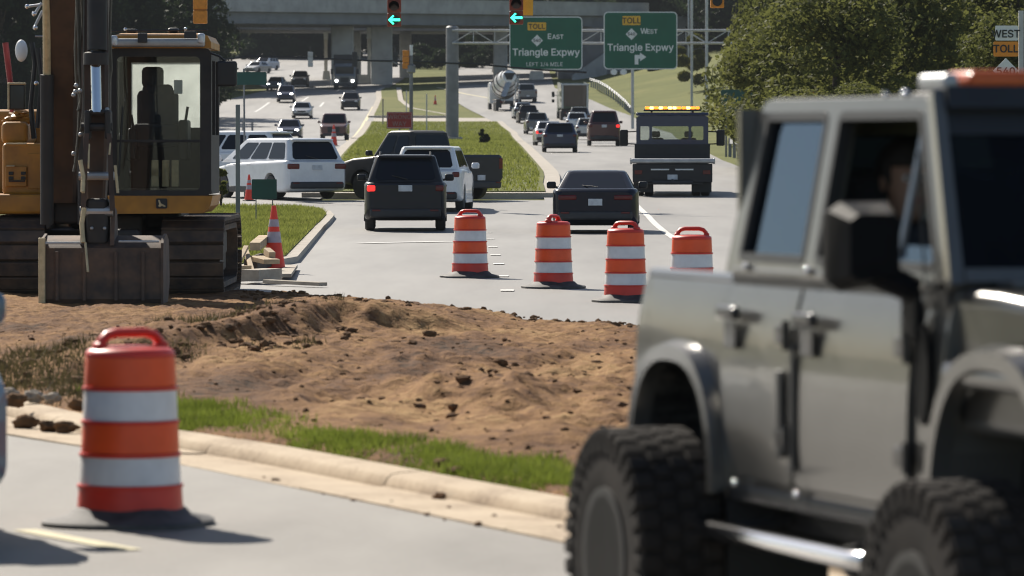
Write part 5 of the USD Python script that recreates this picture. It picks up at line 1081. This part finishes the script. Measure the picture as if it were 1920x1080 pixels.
E_('bucket_link', [loft([[tuple(P(x0, y0, 59.85)), tuple(P(x0 + 9, y0, 59.85)), tuple(P(x0 + 9, y0, 60.05)), tuple(P(x0, y0, 60.05))], [tuple(P(x1, y1, 59.7)), tuple(P(x1 + 10, y1, 59.7)), tuple(P(x1 + 10, y1, 59.95)), tuple(P(x1, y1, 59.95))]]) for x0, y0, x1, y1 in ((158, 250, 151, 395), (200, 250, 206, 395))], 'exc_arm')
E_('link_edge', [tube([P(167, 270, 59.84), P(166, 316, 59.78)], .012, 6), tube([P(207, 268, 59.84), P(205, 290, 59.8)], .012, 6), tube([P(152, 300, 59.75), P(157, 345, 59.7), P(156, 362, 59.7)], .02, 6), tube([P(216, 310, 59.75), P(221, 362, 59.7)], .018, 6)], 'worn_edge')
E_('link_pin', [tube([P(150, 396, 59.8), P(212, 396, 59.8)], .06, 12), tube([P(148, 330, 60.3), P(214, 330, 60.3)], .05, 12)], 'steel')
E_('quick_coupler', [bp(160, 372, 202, 460, 59.75, .4, .05)], 'exc_dark'); E_('coupler_bolt', [ball(P(x, 428, 59.73), .022, 1) for x in (172, 196)], 'steel')
# hoses along the boom and stick
for k, pts_ in enumerate([((140, -60), (146, 40), (148, 120), (152, 180), (150, 205)), ((143, -60), (150, 30), (152, 130), (155, 175), (146, 208)), ((146, -40), (141, 90), (143, 150), (150, 185), (146, 260), (140, 315)), ((152, -40), (156, 60), (157, 200), (150, 260), (138, 322)), ((210, -60), (206, 60), (209, 130), (203, 170), (202, 222))]):
    E_('hose', tube([P(x, y, 60.4 + .02 * k) for x, y in pts_], .016, 8), 'hose')
E_('hose_fitting', [ball(P(x, y, 60.2), .028, 1) for x, y in ((141, 172), (150, 170), (143, 160), (138, 178), (201, 205), (138, 288), (151, 252))], 'steel')
E_('bucket_straps', [tube([P(150, 300, 59.6), P(156, 330, 59.6), P(155, 360, 59.55)], .025, 8), tube([P(158, 390, 59.5), P(153, 420, 59.5), P(156, 455, 59.45)], .028, 8), tube([P(160, 455, 59.45), P(165, 510, 59.35)], .016, 6)], 'worn_edge')
# bucket: back towards the camera
xl, xr_ = XW(80, 59.6), XW(301, 59.6); bs = [(59.75, .02), (59.66, .12), (59.64, .45), (59.68, .72), (59.82, .80), (60.15, .86), (60.55, .78), (60.6, .74), (60.2, .80), (59.9, .74), (59.72, .66), (59.69, .42), (59.72, .14), (59.9, .05), (60.4, .03), (60.4, .0)]
bk = E_('bucket', prism(Polygon(bs).buffer(0), xl, xr_, 'x'), 'bucket')
side = Polygon([(59.66, .0), (59.62, .45), (59.66, .78), (59.82, .84), (60.2, .88), (60.6, .80), (60.75, .3), (60.4, .0)])
for xx in (xl - .03, xr_): E_('side_plate', prism(side, xx, xx + .03, 'x'), 'bucket', bk)
E_('side_wear_edge', [bx(xl - .05, xl + .03, 59.58, 59.66, .02, .84, .01)], 'worn_edge', bk)
E_('wear_strip', [bx(xl + (xr_ - xl) * t - .02, xl + (xr_ - xl) * t + .02, 59.62, 59.645, .1, .68, .006) for t in (.12, .35, .62, .85)], 'bucket', bk)
E_('top_lip', [bx(xl + .02, XW(152, 59.6), 59.6, 59.66, .765, .795, .006), bx(XW(222, 59.6), xr_ - .02, 59.6, 59.66, .785, .812, .006)], 'steel', bk)
E_('ear', [prism([(59.7, .75), (60.3, .85), (60.15, 1.15), (59.85, 1.2)], XW(x, 59.7), XW(x + 8, 59.7), 'x') for x in (150, 206)], 'bucket', bk)
for k in range(5): xx = xl + .1 + k * (xr_ - xl - .2) / 4; E_('tooth', loft([[(xx - .05, 60.35, .0), (xx + .05, 60.35, .0), (xx + .05, 60.35, .08), (xx - .05, 60.35, .08)], [(xx - .02, 60.65, -.0), (xx + .02, 60.65, -.0), (xx + .02, 60.65, .02), (xx - .02, 60.65, .02)]]), 'steel', bk)
# cab
cd = 64.2; X0, X1 = XW(205, cd), XW(396, cd); zf, zg0, zg1, zr = P(0, 401, cd)[2], P(0, 364, cd)[2], P(0, 98, cd)[2], P(0, 62, cd)[2]
DB = 1.85
fr = sbox(X0, zg0 - .02, X1, zg1 + .05).buffer(-.08).buffer(.08); op = sbox(XW(219, cd), P(0, 357, cd)[2], XW(375, cd), P(0, 106, cd)[2]).buffer(-.06).buffer(.06)
cabp = E_('cab_frame', [prism(fr.difference(op), cd, cd + .09)], 'exc_dark')
fr2 = sbox(X0 + .05, zg0, X1 - .05, zg1).difference(sbox(X0 + .14, zg0 + .85, X1 - .14, zg1 - .1))
E_('cab_rear_wall', prism(fr2, cd + DB - .06, cd + DB), 'exc_dark', cabp)
for xx, s in ((X0, 1), (X1 - .05, 1)):
    sd = sbox(cd + .09, zg0, cd + DB - .06, zg1).difference(sbox(cd + .2, zg0 + .75, cd + .85, zg1 - .1)).difference(sbox(cd + .95, zg0 + .75, cd + DB - .2, zg1 - .1)); E_('cab_side', prism(sd, xx, xx + .05, 'x'), 'exc_dark', cabp)
E_('front_window', bx(XW(219, cd), XW(375, cd), cd + .03, cd + .04, P(0, 357, cd)[2], P(0, 106, cd)[2]), 'glass_clear', cabp); E_('rear_window', bx(X0 + .14, X1 - .14, cd + DB - .035, cd + DB - .025, zg0 + .85, zg1 - .1), 'glass_dusty', cabp)
E_('cab_base', prism(Polygon([(X0 - .02, zg0 - .021), (X0 + .0, zf + .03), (X0 + .08, zf), (X1 - .1, zf + .01), (X1 - .01, zf + .1), (X1 + .02, zg0 - .021)]), cd - .03, cd + DB), 'exc_yellow')
E_('cab_roof', [loft([[(x, y, z) for x, y in ((X0 + a, cd - .04 + a), (X1 - a, cd - .04 + a), (X1 - a, cd + DB - a), (X0 + a, cd + DB - a))] for a, z in ((.0, zg1 + .051), (.0, zg1 + .13), (.05, zr - .03), (.14, zr))])], 'exc_yellow'); E_('visor', bp(208, 72, 384, 88, cd - .12, .10, .03), 'steel')
E_('roof_lamp', [bp(206, 66, 220, 86, cd - .16, .12, .03), bp(370, 62, 384, 82, cd - .16, .12, .03)], 'head_off'); E_('roof_items', [bp(236, 54, 256, 62, cd + .3, .2, .02), bp(314, 52, 334, 62, cd + .2, .25, .03), bp(258, 62, 276, 80, cd - .16, .04, .01), bp(345, 58, 368, 72, cd - .15, .04, .01), tube([P(200, 58, cd + .1), P(390, 56, cd + .1)], .012, 6)], 'dark_trim'); E_('roof_glints', [ball(P(x, y, cd - .05), .022, 1) for x, y in ((202, 58), (235, 55), (348, 54), (381, 66))], 'chrome')  # small chrome balls along the cab roof imitate glints
seat = E_('operator_seat', [bx(XW(256, 65), XW(334, 65), 65.0, 65.18, P(0, 262, 65)[2], P(0, 168, 65)[2], .08), bx(XW(266, 65), XW(324, 65), 65.02, 65.16, P(0, 200, 65)[2], P(0, 158, 65)[2], .06), bx(XW(250, 65), XW(345, 65), 64.7, 65.2, P(0, 276, 65)[2], P(0, 232, 65)[2], .06)], 'cloth'); E_('headrest', bx(XW(265, 65), XW(306, 65), 65.03, 65.15, P(0, 164, 65)[2], P(0, 125, 65)[2], .06), 'cloth', seat)
E_('console', [bx(XW(244, 65), XW(260, 65), 64.6, 65.2, P(0, 300, 65)[2], P(0, 240, 65)[2], .03), bx(XW(338, 65), XW(356, 65), 64.6, 65.2, P(0, 300, 65)[2], P(0, 225, 65)[2], .03), bx(X0 + .08, X1 - .08, 64.4, 65.9, zg0, zg0 + .06), tube([P(250, 240, 64.6), P(246, 215, 64.6)], .02, 6), tube([P(348, 226, 64.6), P(352, 200, 64.6)], .02, 6)], 'black'); E_('pedal', [bx(XW(x, 64.5), XW(x + 14, 64.5), 64.45, 64.5, P(0, 350, 64.5)[2], P(0, 300, 64.5)[2], .01) for x in (284, 304, 322)], 'worn_edge'); E_('wiper', tube([P(222, 330, cd - .01), P(230, 200, cd - .01)], .012, 6), 'black', cabp); E_('monitor', bp(326, 150, 342, 176, cd + .2, .04, .01), 'sign_white', cabp)
E_('cab_mirror', [bp(406, 114, 444, 162, cd - .1, .1, .03)], 'black'); E_('mirror_bracket', tube([P(396, 100, cd), P(412, 106, cd - .05), P(424, 116, cd - .05)], .014, 6), 'black')
E_('lower_glass_bar', bp(219, 262, 375, 267, cd - .005, .03, .006), 'exc_dark', cabp)
bdg = E_('badge', prism(sbox(XW(293, cd), P(0, 391, cd)[2], XW(314, cd), P(0, 372, cd)[2]).buffer(-.02).buffer(.02), cd - .045, cd - .031), 'black')
E_('badge_emblem', prism([tuple(P(x, y, cd)[[0, 2]]) for x, y in ((297, 375), (300, 375), (302, 381), (306, 383), (311, 386), (310, 388), (304, 386), (300, 388), (297, 386), (299, 383))], cd - .055, cd - .046), 'worn_edge', bdg)
E_('under_cab', [bp(206, 402, 268, 440, 64.8, 1.2, .05), bp(208, 430, 262, 452, 64.0, .4, .05)], 'exc_dark')
E_('counterweight', bx(-6.3, -4.25, 67.4, 69.2, 1.0, 2.1, .2), 'exc_dark')

# ------------------------------------------------------------------ silver truck
yawJ = math.radians(17); fw = np.array([math.sin(yawJ), -math.cos(yawJ)]); lf = np.array([math.cos(yawJ), math.sin(yawJ)])
oj = np.array([(1262 - 960) / F * F / 520, F / 520]) + .79 * lf
JP = Thing('silver_pickup', 'lifted boxy silver four door truck with huge black tyres in the right foreground', 'truck', (oj[0], oj[1], 0), math.atan2(fw[1], fw[0])); J = JP.part
zB, zR = 1.50, 2.09
tub = Polygon([(-.50, .74), (-.52, .82), (-.52, 1.42), (-.48, 1.45), (.43, 1.45), (.46, 1.47), (2.52, 1.47), (2.56, 1.44), (2.56, .74), (.48, .72)])
def arch(cx_, hw, zt): 
    a = np.linspace(0, math.pi, 25); return Polygon([(cx_ + hw * np.sign(math.cos(t)) * abs(math.cos(t)) ** .75, .7 + (zt - .7) * math.sin(t) ** .85) for t in a] + [(cx_ - hw, 0), (cx_ + hw, 0)])
cutr = arch(0, .43, 1.17); cutf = arch(3.0, .47, 1.26)
body = prism(tub.buffer(-.03).buffer(.03), -.76, .76)
body = minus(body, prism(cutr, -.9, -.35), prism(cutr, .35, .9), prism(cutf, -.9, -.35), prism(cutf, .35, .9), bx(-.42, .38, -.60, .60, .95, 1.6))
def swell(m, size=.11):
    v, f = trimesh.remesh.subdivide_to_size(np.array(m.vertices), np.array(m.faces), size, max_iter=12); v = np.array(v)
    t = np.clip((v[:, 2] - 1.02) / .45, 0, 1) ** 2.8 * .058 + np.clip((.98 - v[:, 2]) / .3, 0, 1) ** 2 * .02
    v[:, 1] -= np.sign(v[:, 1]) * t * np.clip((np.abs(v[:, 1]) - .5) / .2, 0, 1)
    return trimesh.Trimesh(v, f, process=True)
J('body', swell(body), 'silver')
J('wheel_well', [prism(cutr.buffer(.02).difference(cutr), s * .36, s * .74) for s in (-1, 1)] + [bx(-.5, .5, -.36, .36, .55, .9), bx(2.5, 3.6, -.5, .5, .5, 1.0)], 'black')
for s in (-1, 1):
    J('bed_rail', tube([(-.5, s * .69, 1.445), (.42, s * .69, 1.445)], .026, 8), 'silver')
    for cx_, r, zt in ((0, .43, 1.17), (3.0, .47, 1.26)):
        o_, i_ = arch(cx_, r + .05, zt + .055), arch(cx_, r, zt); fl = prism(o_.difference(i_).intersection(sbox(cx_ - 1, .72 if cx_ == 0 else .8, cx_ + 1, 2)), s * .745, s * .812); v = np.array(fl.vertices); k = np.abs(v[:, 1]) > .8; v[k, 2] -= .02; fl.vertices = v
        J('fender_flare', fl, 'silver', smooth=40)
# doors as skins standing proud of the body
dr1 = Polygon([(.50, 1.02), (.56, .9), (.60, .78), (1.19, .77), (1.19, 1.46), (.47, 1.46), (.47, 1.22)]).buffer(-.03).buffer(.03)
dr2 = Polygon([(1.22, .77), (2.22, .77), (2.26, .82), (2.30, 1.46), (1.22, 1.46)]).buffer(-.03).buffer(.03)
for s in (-1, 1):
    for k, pg in enumerate((dr1, dr2)):
        J('door_seal', swell(prism(pg.buffer(.013).difference(pg.buffer(-.01)), s * .752, s * .765)), 'black'); dp = J('door', swell(prism(pg, s * .752, s * .782)), 'silver', smooth=35)
        hx = .92 if k == 0 else 1.36; hx = .53 if k == 0 else 1.30
        J('handle', [bx(hx, hx + .19, s * .784, s * .82, 1.315, 1.365, .015), bx(hx + .03, hx + .15, s * .784, s * .795, 1.215, 1.31, .02)], 'black_gloss', dp)
        for zh in (1.28, .93):
            xh = 1.17 if k == 0 else 2.28
            J('hinge', cat([bx(xh - .08, xh + .03, s * .785, s * .80, zh - .032, zh + .032, .012), tube([(xh + .03, s * .797, zh - .05), (xh + .03, s * .797, zh + .05)], .015, 8)]), 'black_gloss', dp)
    J('belt_moulding', bx(.48, 2.4, s * .70, s * .740, 1.462, 1.50, .012), 'silver')
    J('cowl_side', swell(prism([(2.34, .78), (2.53, .78), (2.55, 1.46), (2.34, 1.46)], s * .752, s * .772)), 'silver'); J('latch_strap', [bx(1.10, 1.15, s * .786, s * .80, .86, 1.16, .01), bx(1.225, 1.26, s * .782, s * .795, .82, 1.25, .01)], 'black')
    J('bright_stud', [ball((x, s * yy, z), .014, 1) for x, yy, z in ((.66, .746, 1.50), (1.28, .746, 1.50), (.63, .775, .745), (1.25, .775, .745))], 'chrome')  # chrome balls imitate the bright highlights along belt and rocker
# upper cab
def lean(m, y_at=1.49, k=.13):
    v = np.array(m.vertices); t = np.clip((v[:, 2] - 1.49) / .6, 0, 1.1); v[:, 1] -= np.sign(v[:, 1]) * (t * (k - .02) + .026); m.vertices = v; return m
outer = Polygon([(.42, 1.475), (.48, 2.02), (.56, 2.08), (2.06, 2.08), (2.12, 2.05), (2.52, 1.49)])
w1_ = Polygon([(.55, 1.53), (.60, 2.025), (1.19, 2.025), (1.19, 1.53)]).buffer(-.03).buffer(.03); w2_ = Polygon([(1.31, 1.53), (1.31, 2.025), (2.05, 2.025), (2.41, 1.53)]).buffer(-.03).buffer(.03)
for s in (-1, 1):
    J('cab_side', lean(prism(outer.difference(w1_).difference(w2_), s * .70, s * .765)), 'silver')
    J('window_seal', lean(prism(unary_union([w.buffer(.012).difference(w.buffer(-.018)) for w in (w1_, w2_)]), s * .72, s * .768)), 'black')
    J('rear_side_window', lean(prism(w1_.buffer(.005), s * .735, s * .741)), 'glass_tint'); J('vent_bar', lean(tube([(2.02, s * .745, 1.56), (2.05, s * .745, 1.98)], .014, 6)), 'steel')
    J('front_side_window', lean(prism(w2_.intersection(sbox(1.28, 1.5, 2.6, 1.6)), s * .735, s * .741)), 'glass_tint')
J('roof', [bx(.50, 2.10, -.62, .62, 2.02, 2.085, .025)], 'dark_trim')
def wsp(y, t, o=0): return (2.53 - .42 * t + o * .8, y * (.742 - .108 * t) / .765, 1.49 + .59 * t + o * .58)
def wplate(y0, y1, t0, t1, o0, o1): return loft([[wsp(y0, t0, o), wsp(y1, t0, o), wsp(y1, t1, o), wsp(y0, t1, o)] for o in (o0, o1)])
for s in (-1, 1): J('windscreen_pillar', wplate(s * .715, s * .765, -.02, 1.02, -.03, .02), 'silver')
J('windscreen_header', wplate(-.714, .714, .90, 1.02, -.03, .04), 'black'); J('windscreen_cowl', wplate(-.714, .714, -.02, .05, -.03, .03), 'silver')
J('windscreen', wplate(-.714, .714, .05, .90, .0, .005), 'glass_screen'); J('sun_strip', wplate(-.71, .71, .78, .899, .008, .011), 'black')
J('cab_rear', prism(sbox(-.70, 1.47, .70, 2.05).difference(sbox(-.5, 1.58, .5, 1.96)), .44, .475, 'x'), 'silver'); J('rear_window', bx(.455, .46, -.5, .5, 1.58, 1.96), 'glass_tint')
J('floor', bx(.5, 2.5, -.68, .68, .76, .80), 'black'); J('interior_lining', [bx(.5, 2.5, s * .70, s * .735, .8, 1.47) for s in (-1, 1)] + [bx(.48, 2.1, -.6, .6, 2.035, 2.055)], 'black')
J('dashboard', bx(2.08, 2.5, -.69, .69, 1.15, 1.50, .05), 'black'); st_ = J('steering_wheel', rot(revolve([(.17, -.012), (.19, -.012), (.19, .012), (.17, .012), (.17, -.012)], 24, 'x', (1.93, .37, 1.43)), -.35, (0, 1, 0), (1.93, .37, 1.43)), 'black')
for y in (-.36, .36):
    sp_ = J('seat', [bx(1.05, 1.55, y - .26, y + .26, .95, 1.10, .06), rot(bx(1.0, 1.14, y - .25, y + .25, 1.05, 1.62, .06), -.18, (0, 1, 0), (1.05, y, 1.05))], 'cloth'); J('headrest', bx(.86, .95, y - .13, y + .13, 1.64, 1.84, .05), 'cloth', sp_)
J('rear_bench', [bx(.52, .66, -.6, .6, 1.0, 1.58, .06)], 'cloth')
# hood and front end
hd = [(2.54, .72, 1.02, 1.475), (2.8, .70, 1.02, 1.47), (3.3, .63, 1.02, 1.43), (3.52, .60, 1.0, 1.39), (3.58, .57, 1.0, 1.34)]
J('hood', loft([[(x, y, z) for y, z in rrect(w_, z0, z1, .05)] for x, w_, z0, z1 in hd]), 'silver'); J('front_fender', [bx(2.58, 3.55, s * .60, s * .80, 1.17, 1.255, .035) for s in (-1, 1)], 'silver')
J('hood_latch', [bx(3.1, 3.2, s * .66, s * .70, 1.33, 1.43, .01) for s in (-1, 1)], 'black'); J('hood_hinge', [bx(2.56, 2.72, s * .50, s * .60, 1.475, 1.50, .01) for s in (-1, 1)], 'silver'); J('wiper', [tube([(2.58, y, 1.49), (2.52, y + .45, 1.56)], .012, 6) for y in (-.45, .1)], 'black')
J('grille', [bx(3.55, 3.62, -.55, .55, .98, 1.33, .03)], 'silver'); J('grille_slot', [bx(3.621, 3.626, -.3 + .1 * k - .025, -.3 + .1 * k + .025, 1.02, 1.28) for k in range(7)], 'black'); J('front_bumper', [bx(3.68, 3.86, -.75, .75, .68, .86, .05), bx(3.5, 3.7, -.35, .35, .7, .8)], 'black')
for s in (-1, 1): J('headlamp', revolve([(.09, 3.60), (.09, 3.635), (.04, 3.65)], 16, 'x', (0, s * .44, 1.17)), 'head_off')
# mirrors, light bar, steps, frame
for s in (-1, 1):
    mp = J('mirror', [loft([[(x, s * y, z) for y, z in rr] for x, rr in ((2.16, [(0.915 + a * .72, 1.60 + b * .85) for a, b in ((-.13, -.12), (.10, -.15), (.15, -.12), (.15, .12), (.10, .15), (-.10, .15), (-.13, .12))]), (2.24, [(0.915 + a * .8, 1.60 + b * .95) for a, b in ((-.13, -.12), (.10, -.15), (.15, -.12), (.15, .12), (.10, .15), (-.10, .15), (-.13, .12))]), (2.36, [(0.915 + a * .6, 1.60 + b * .7) for a, b in ((-.13, -.12), (.10, -.15), (.15, -.12), (.15, .12), (.10, .15), (-.10, .15), (-.13, .12))]))])], 'black_matt'); J('arm', [tube([(2.33, s * .77, 1.46), (2.31, s * .86, 1.50), (2.28, s * .92, 1.53)], .045, 8), bx(2.26, 2.40, s * .775, s * .80, 1.30, 1.47, .02)], 'black_matt', mp)
    J('cowl_vent', prism(Point(0, 0).buffer(1).intersection(sbox(-2, -2, 2, 2)), s * .773, s * .79).apply_transform(np.diag([.055, 1, .16, 1])).apply_translation((2.42, 0, 1.20)), 'black_matt')  # black upright oval on the cowl side below the mirror
    J('step_bar', [tube([(.30, s * .80, .575), (.38, s * .83, .575), (1.90, s * .83, .575), (1.98, s * .80, .575)], .036, 14)], 'chrome'); J('step_bracket', [tube([(x, s * .55, .62), (x, s * .82, .575)], .022, 6) for x in (.6, 1.7)], 'black')
    J('rocker', bx(.50, 2.44, s * .70, s * .757, .68, .745, .02), 'black')
    J('frame_rail', bx(-.6, 3.5, s * .42, s * .52, .58, .72, .01), 'black')
[J('axle', cat([tube([(x, -.7, .46), (x, .7, .46)], .06, 10), ball((x, 0, .46), .16, 2)]), 'black') for x in (0, 3.0)]; J('underbody', bx(.5, 2.5, -.55, .55, .56, .70, .03), 'black')
lb = J('light_bar', [bx(1.86, 2.10, -.60, .60, 2.075, 2.095, .008), bx(1.88, 2.08, -.55, .55, 2.05, 2.075)], 'black'); J('amber_lens', bx(1.87, 2.12, -.50, .52, 2.096, 2.165, .025), 'amber_lens', lb); J('bar_end', [bx(1.87, 2.11, s * .53, s * .59, 2.096, 2.155, .02) for s in (-1, 1)], 'steel', lb)
J('roof_fitting', [ball((1.62, -.60, 2.09), .011, 2), ball((1.80, -.60, 2.092), .014, 2, (1.6, 1, 1)), ball((1.74, -.58, 2.09), .009, 2)], 'chrome'); J('antenna', tube([(2.46, -.79, 1.45), (2.42, -.80, 1.9)], .004, 5), 'black'); J('fuel_cap', revolve([(.07, -.012), (.075, 0)], 18, 'y', (.35, .77, 1.2)), 'black')  # the chrome balls on the roof stand in for sun glints
def big_wheel(c, s):
    x, y, z = c; R, w = .455, .30
    pr = [(R * .5, -w * .46), (R * .62, -w * .5), (R * .86, -w * .5), (R * .95, -w * .46), (R * .968, -w * .3), (R * .968, w * .3), (R * .95, w * .46), (R * .86, w * .5), (R * .62, w * .5), (R * .5, w * .46)]
    wp = J('wheel', revolve([(.05, -w * .25), (R * .52, -w * .4), (R * .52, w * .4), (.05, w * .25)], 20, 'y', c), 'rim_dark'); J('tyre', revolve(pr, 56, 'y', c), 'tyre_dusty', wp)
    lugs = []; nb_ = 36
    for k in range(nb_):
        a = 2 * math.pi * k / nb_
        for y0, y1, da, wd in ((-.5, -.26, 0, .030), (-.22, -.02, .5, .028), (.02, .22, 0, .028), (.26, .5, .5, .030)):
            b = bx(-wd, wd, y0 * w, y1 * w, R * .95, R * 1.0, .006); b = rot(b, a + da * 2 * math.pi / nb_, (0, 1, 0)); lugs.append(mv(b, c))
        for sgn in (-1, 1):
            b = bx(-.022, .022, sgn * w * .49, sgn * w * .525, R * .80, R * .97, .006); lugs.append(mv(rot(b, a, (0, 1, 0)), c))
    J('tread', lugs, 'tyre_dusty', wp, smooth=False)
    sp = [revolve([(R * .46, -.02), (R * .53, -.02), (R * .53, .02), (R * .46, .02), (R * .46, -.02)], 32, 'y', (x, y + s * w * .44, z)), revolve([(.03, -.03), (.06, -.02), (.05, .04)], 14, 'y', (x, y + s * w * .36, z))]
    for k in range(8): sp.append(mv(rot(bx(.05, R * .48, -.02, .02, -.028, .028, .008), k * math.pi / 4, (0, 1, 0)), (x, y + s * w * .36, z)))
    J('rim', sp, 'rim_dark', wp); J('lug_nut', [ball((x + .09 * math.cos(t), y + s * w * .40, z + .09 * math.sin(t)), .012, 1) for t in np.linspace(0, 6.28, 6)[:-1]], 'chrome', wp)
for x in (0, 3.0):
    for s in (-1, 1): big_wheel((x, s * .905, .455), s)
# the people in it
def person(label, at_, hat=False):
    jt = {'pel': (0, 0, .12), 'chest': (-.12, 0, .50), 'neck': (-.13, 0, .63), 'shl': (-.12, .19, .54), 'shr': (-.12, -.19, .54), 'ell': (.02, .25, .28), 'elr': (.02, -.25, .28), 'hal': (.26, .15, .30), 'har': (.26, -.15, .30), 'knl': (.42, .12, .2), 'knr': (.42, -.12, .2), 'anl': (.58, .12, -.2), 'anr': (.58, -.12, -.2), 'tol': (.72, .12, -.22), 'tor': (.72, -.12, -.22)}
    rad = dict(pel=.15, chest=.15, neck=.06, shl=.075, shr=.075, ell=.05, elr=.05, hal=.035, har=.035, knl=.075, knr=.075, anl=.05, anr=.05, tol=.04, tor=.04)
    bones = [('pel', 'chest'), ('chest', 'neck'), ('chest', 'shl'), ('chest', 'shr'), ('shl', 'ell'), ('shr', 'elr'), ('ell', 'hal'), ('elr', 'har'), ('pel', 'knl'), ('pel', 'knr'), ('knl', 'anl'), ('knr', 'anr'), ('anl', 'tol'), ('anr', 'tor')]
    q = None
    for a, b in bones:
        sa, sb = m3.Manifold.sphere(rad[a], 20).translate(jt[a]), m3.Manifold.sphere(rad[b], 20).translate(jt[b]); h = m3.Manifold.batch_hull([sa, sb]); q = h if q is None else q + h
    hx = -.10; hz = .78
    head = m3.Manifold.batch_hull([m3.Manifold.sphere(.092, 24).scale((1.08, .86, 1.1)).translate((hx - .01, 0, hz + .03)), m3.Manifold.sphere(.05, 20).translate((hx + .05, 0, hz - .09))]) + m3.Manifold.sphere(.02, 12).scale((1.2, .8, 1.4)).translate((hx + .10, 0, hz)) + m3.Manifold.cylinder(.16, .058, .05, 20).translate((-.125, 0, .58))
    for s in (-1, 1):
        head = head + m3.Manifold.sphere(.03, 12).scale((.8, .35, 1.2)).translate((hx - .01, s * .082, hz))
        q = q + m3.Manifold.batch_hull([m3.Manifold.sphere(.026, 12).translate((.27, s * .15, .31)), m3.Manifold.sphere(.024, 12).translate((.33, s * .13, .29))])
        for k in range(4): q = q + m3.Manifold.batch_hull([m3.Manifold.sphere(.0095, 8).translate((.345, s * (.108 + .018 * k), .30)), m3.Manifold.sphere(.008, 8).translate((.385 + .006 * (k in (1, 2)), s * (.112 + .017 * k), .265))])
        q = q + m3.Manifold.batch_hull([m3.Manifold.sphere(.011, 8).translate((.30, s * .118, .30)), m3.Manifold.sphere(.009, 8).translate((.35, s * .09, .285))])
    bodym = unmani((q + head).refine_to_length(.03)); 
    try: trimesh.smoothing.filter_taubin(bodym, iterations=4)
    except Exception: pass
    z_col = [jt]
    T = Thing('person', label, 'person', at_, math.atan2(fw[1], fw[0])); bpth = T.part('body', bodym, 'skin', smooth=True)
    shirt = None
    for a, b in bones[:6]:
        h = m3.Manifold.batch_hull([m3.Manifold.sphere(rad[a] + .014, 20).translate(jt[a]), m3.Manifold.sphere((rad[b] + .014) if b != 'neck' else .05, 20).translate(jt[b])]); shirt = h if shirt is None else shirt + h
    T.part('shirt', unmani(shirt), 'cloth', bpth, smooth=True)
    pants = None
    for a, b in bones[8:12]:
        h = m3.Manifold.batch_hull([m3.Manifold.sphere(rad[a] + .012, 20).translate(jt[a]), m3.Manifold.sphere(rad[b] + .012, 20).translate(jt[b])]); pants = h if pants is None else pants + h
    T.part('trousers', unmani(pants), 'car_navy', bpth, smooth=True)
    hair = m3.Manifold.sphere(.103, 24).scale((1.12, .92, 1.05)).translate((hx - .02, 0, hz + .045)) - m3.Manifold.cube((.3, .4, .3)).translate((hx + .035, -.2, hz - .25)); T.part('hair', unmani(hair), 'hair', bpth, smooth=True)
    T.part('eye', [ball((hx + .083, s * .033, hz + .012), .012, 1) for s in (-1, 1)], 'sign_white', bpth); T.part('pupil', [ball((hx + .0925, s * .033, hz + .012), .0055, 1) for s in (-1, 1)], 'black', bpth); T.part('mouth', bx(hx + .088, hx + .098, -.025, .025, hz - .068, hz - .060, .002), 'red_paint', bpth)
    return T
pl = lambda x, y, z: (oj[0] + fw[0] * x + lf[0] * y, oj[1] + fw[1] * x + lf[1] * y, z)
person('person with dark hair and dark shirt, a silhouette behind the windscreen of the silver truck', pl(1.30, -.36, 1.02))

# car slipping out of the picture at the left edge
g = P(-8, 700, 21.5)
T = car('leaving_car', 'blue grey car of which only a sliver shows at the left photo edge', 'car', 'suv', -2.28 - .86 - .84, 23.6 + 2.45, DOWN + .37, 'car_bluegrey', 4.6, 1.84, H=1.6, z=0.0)
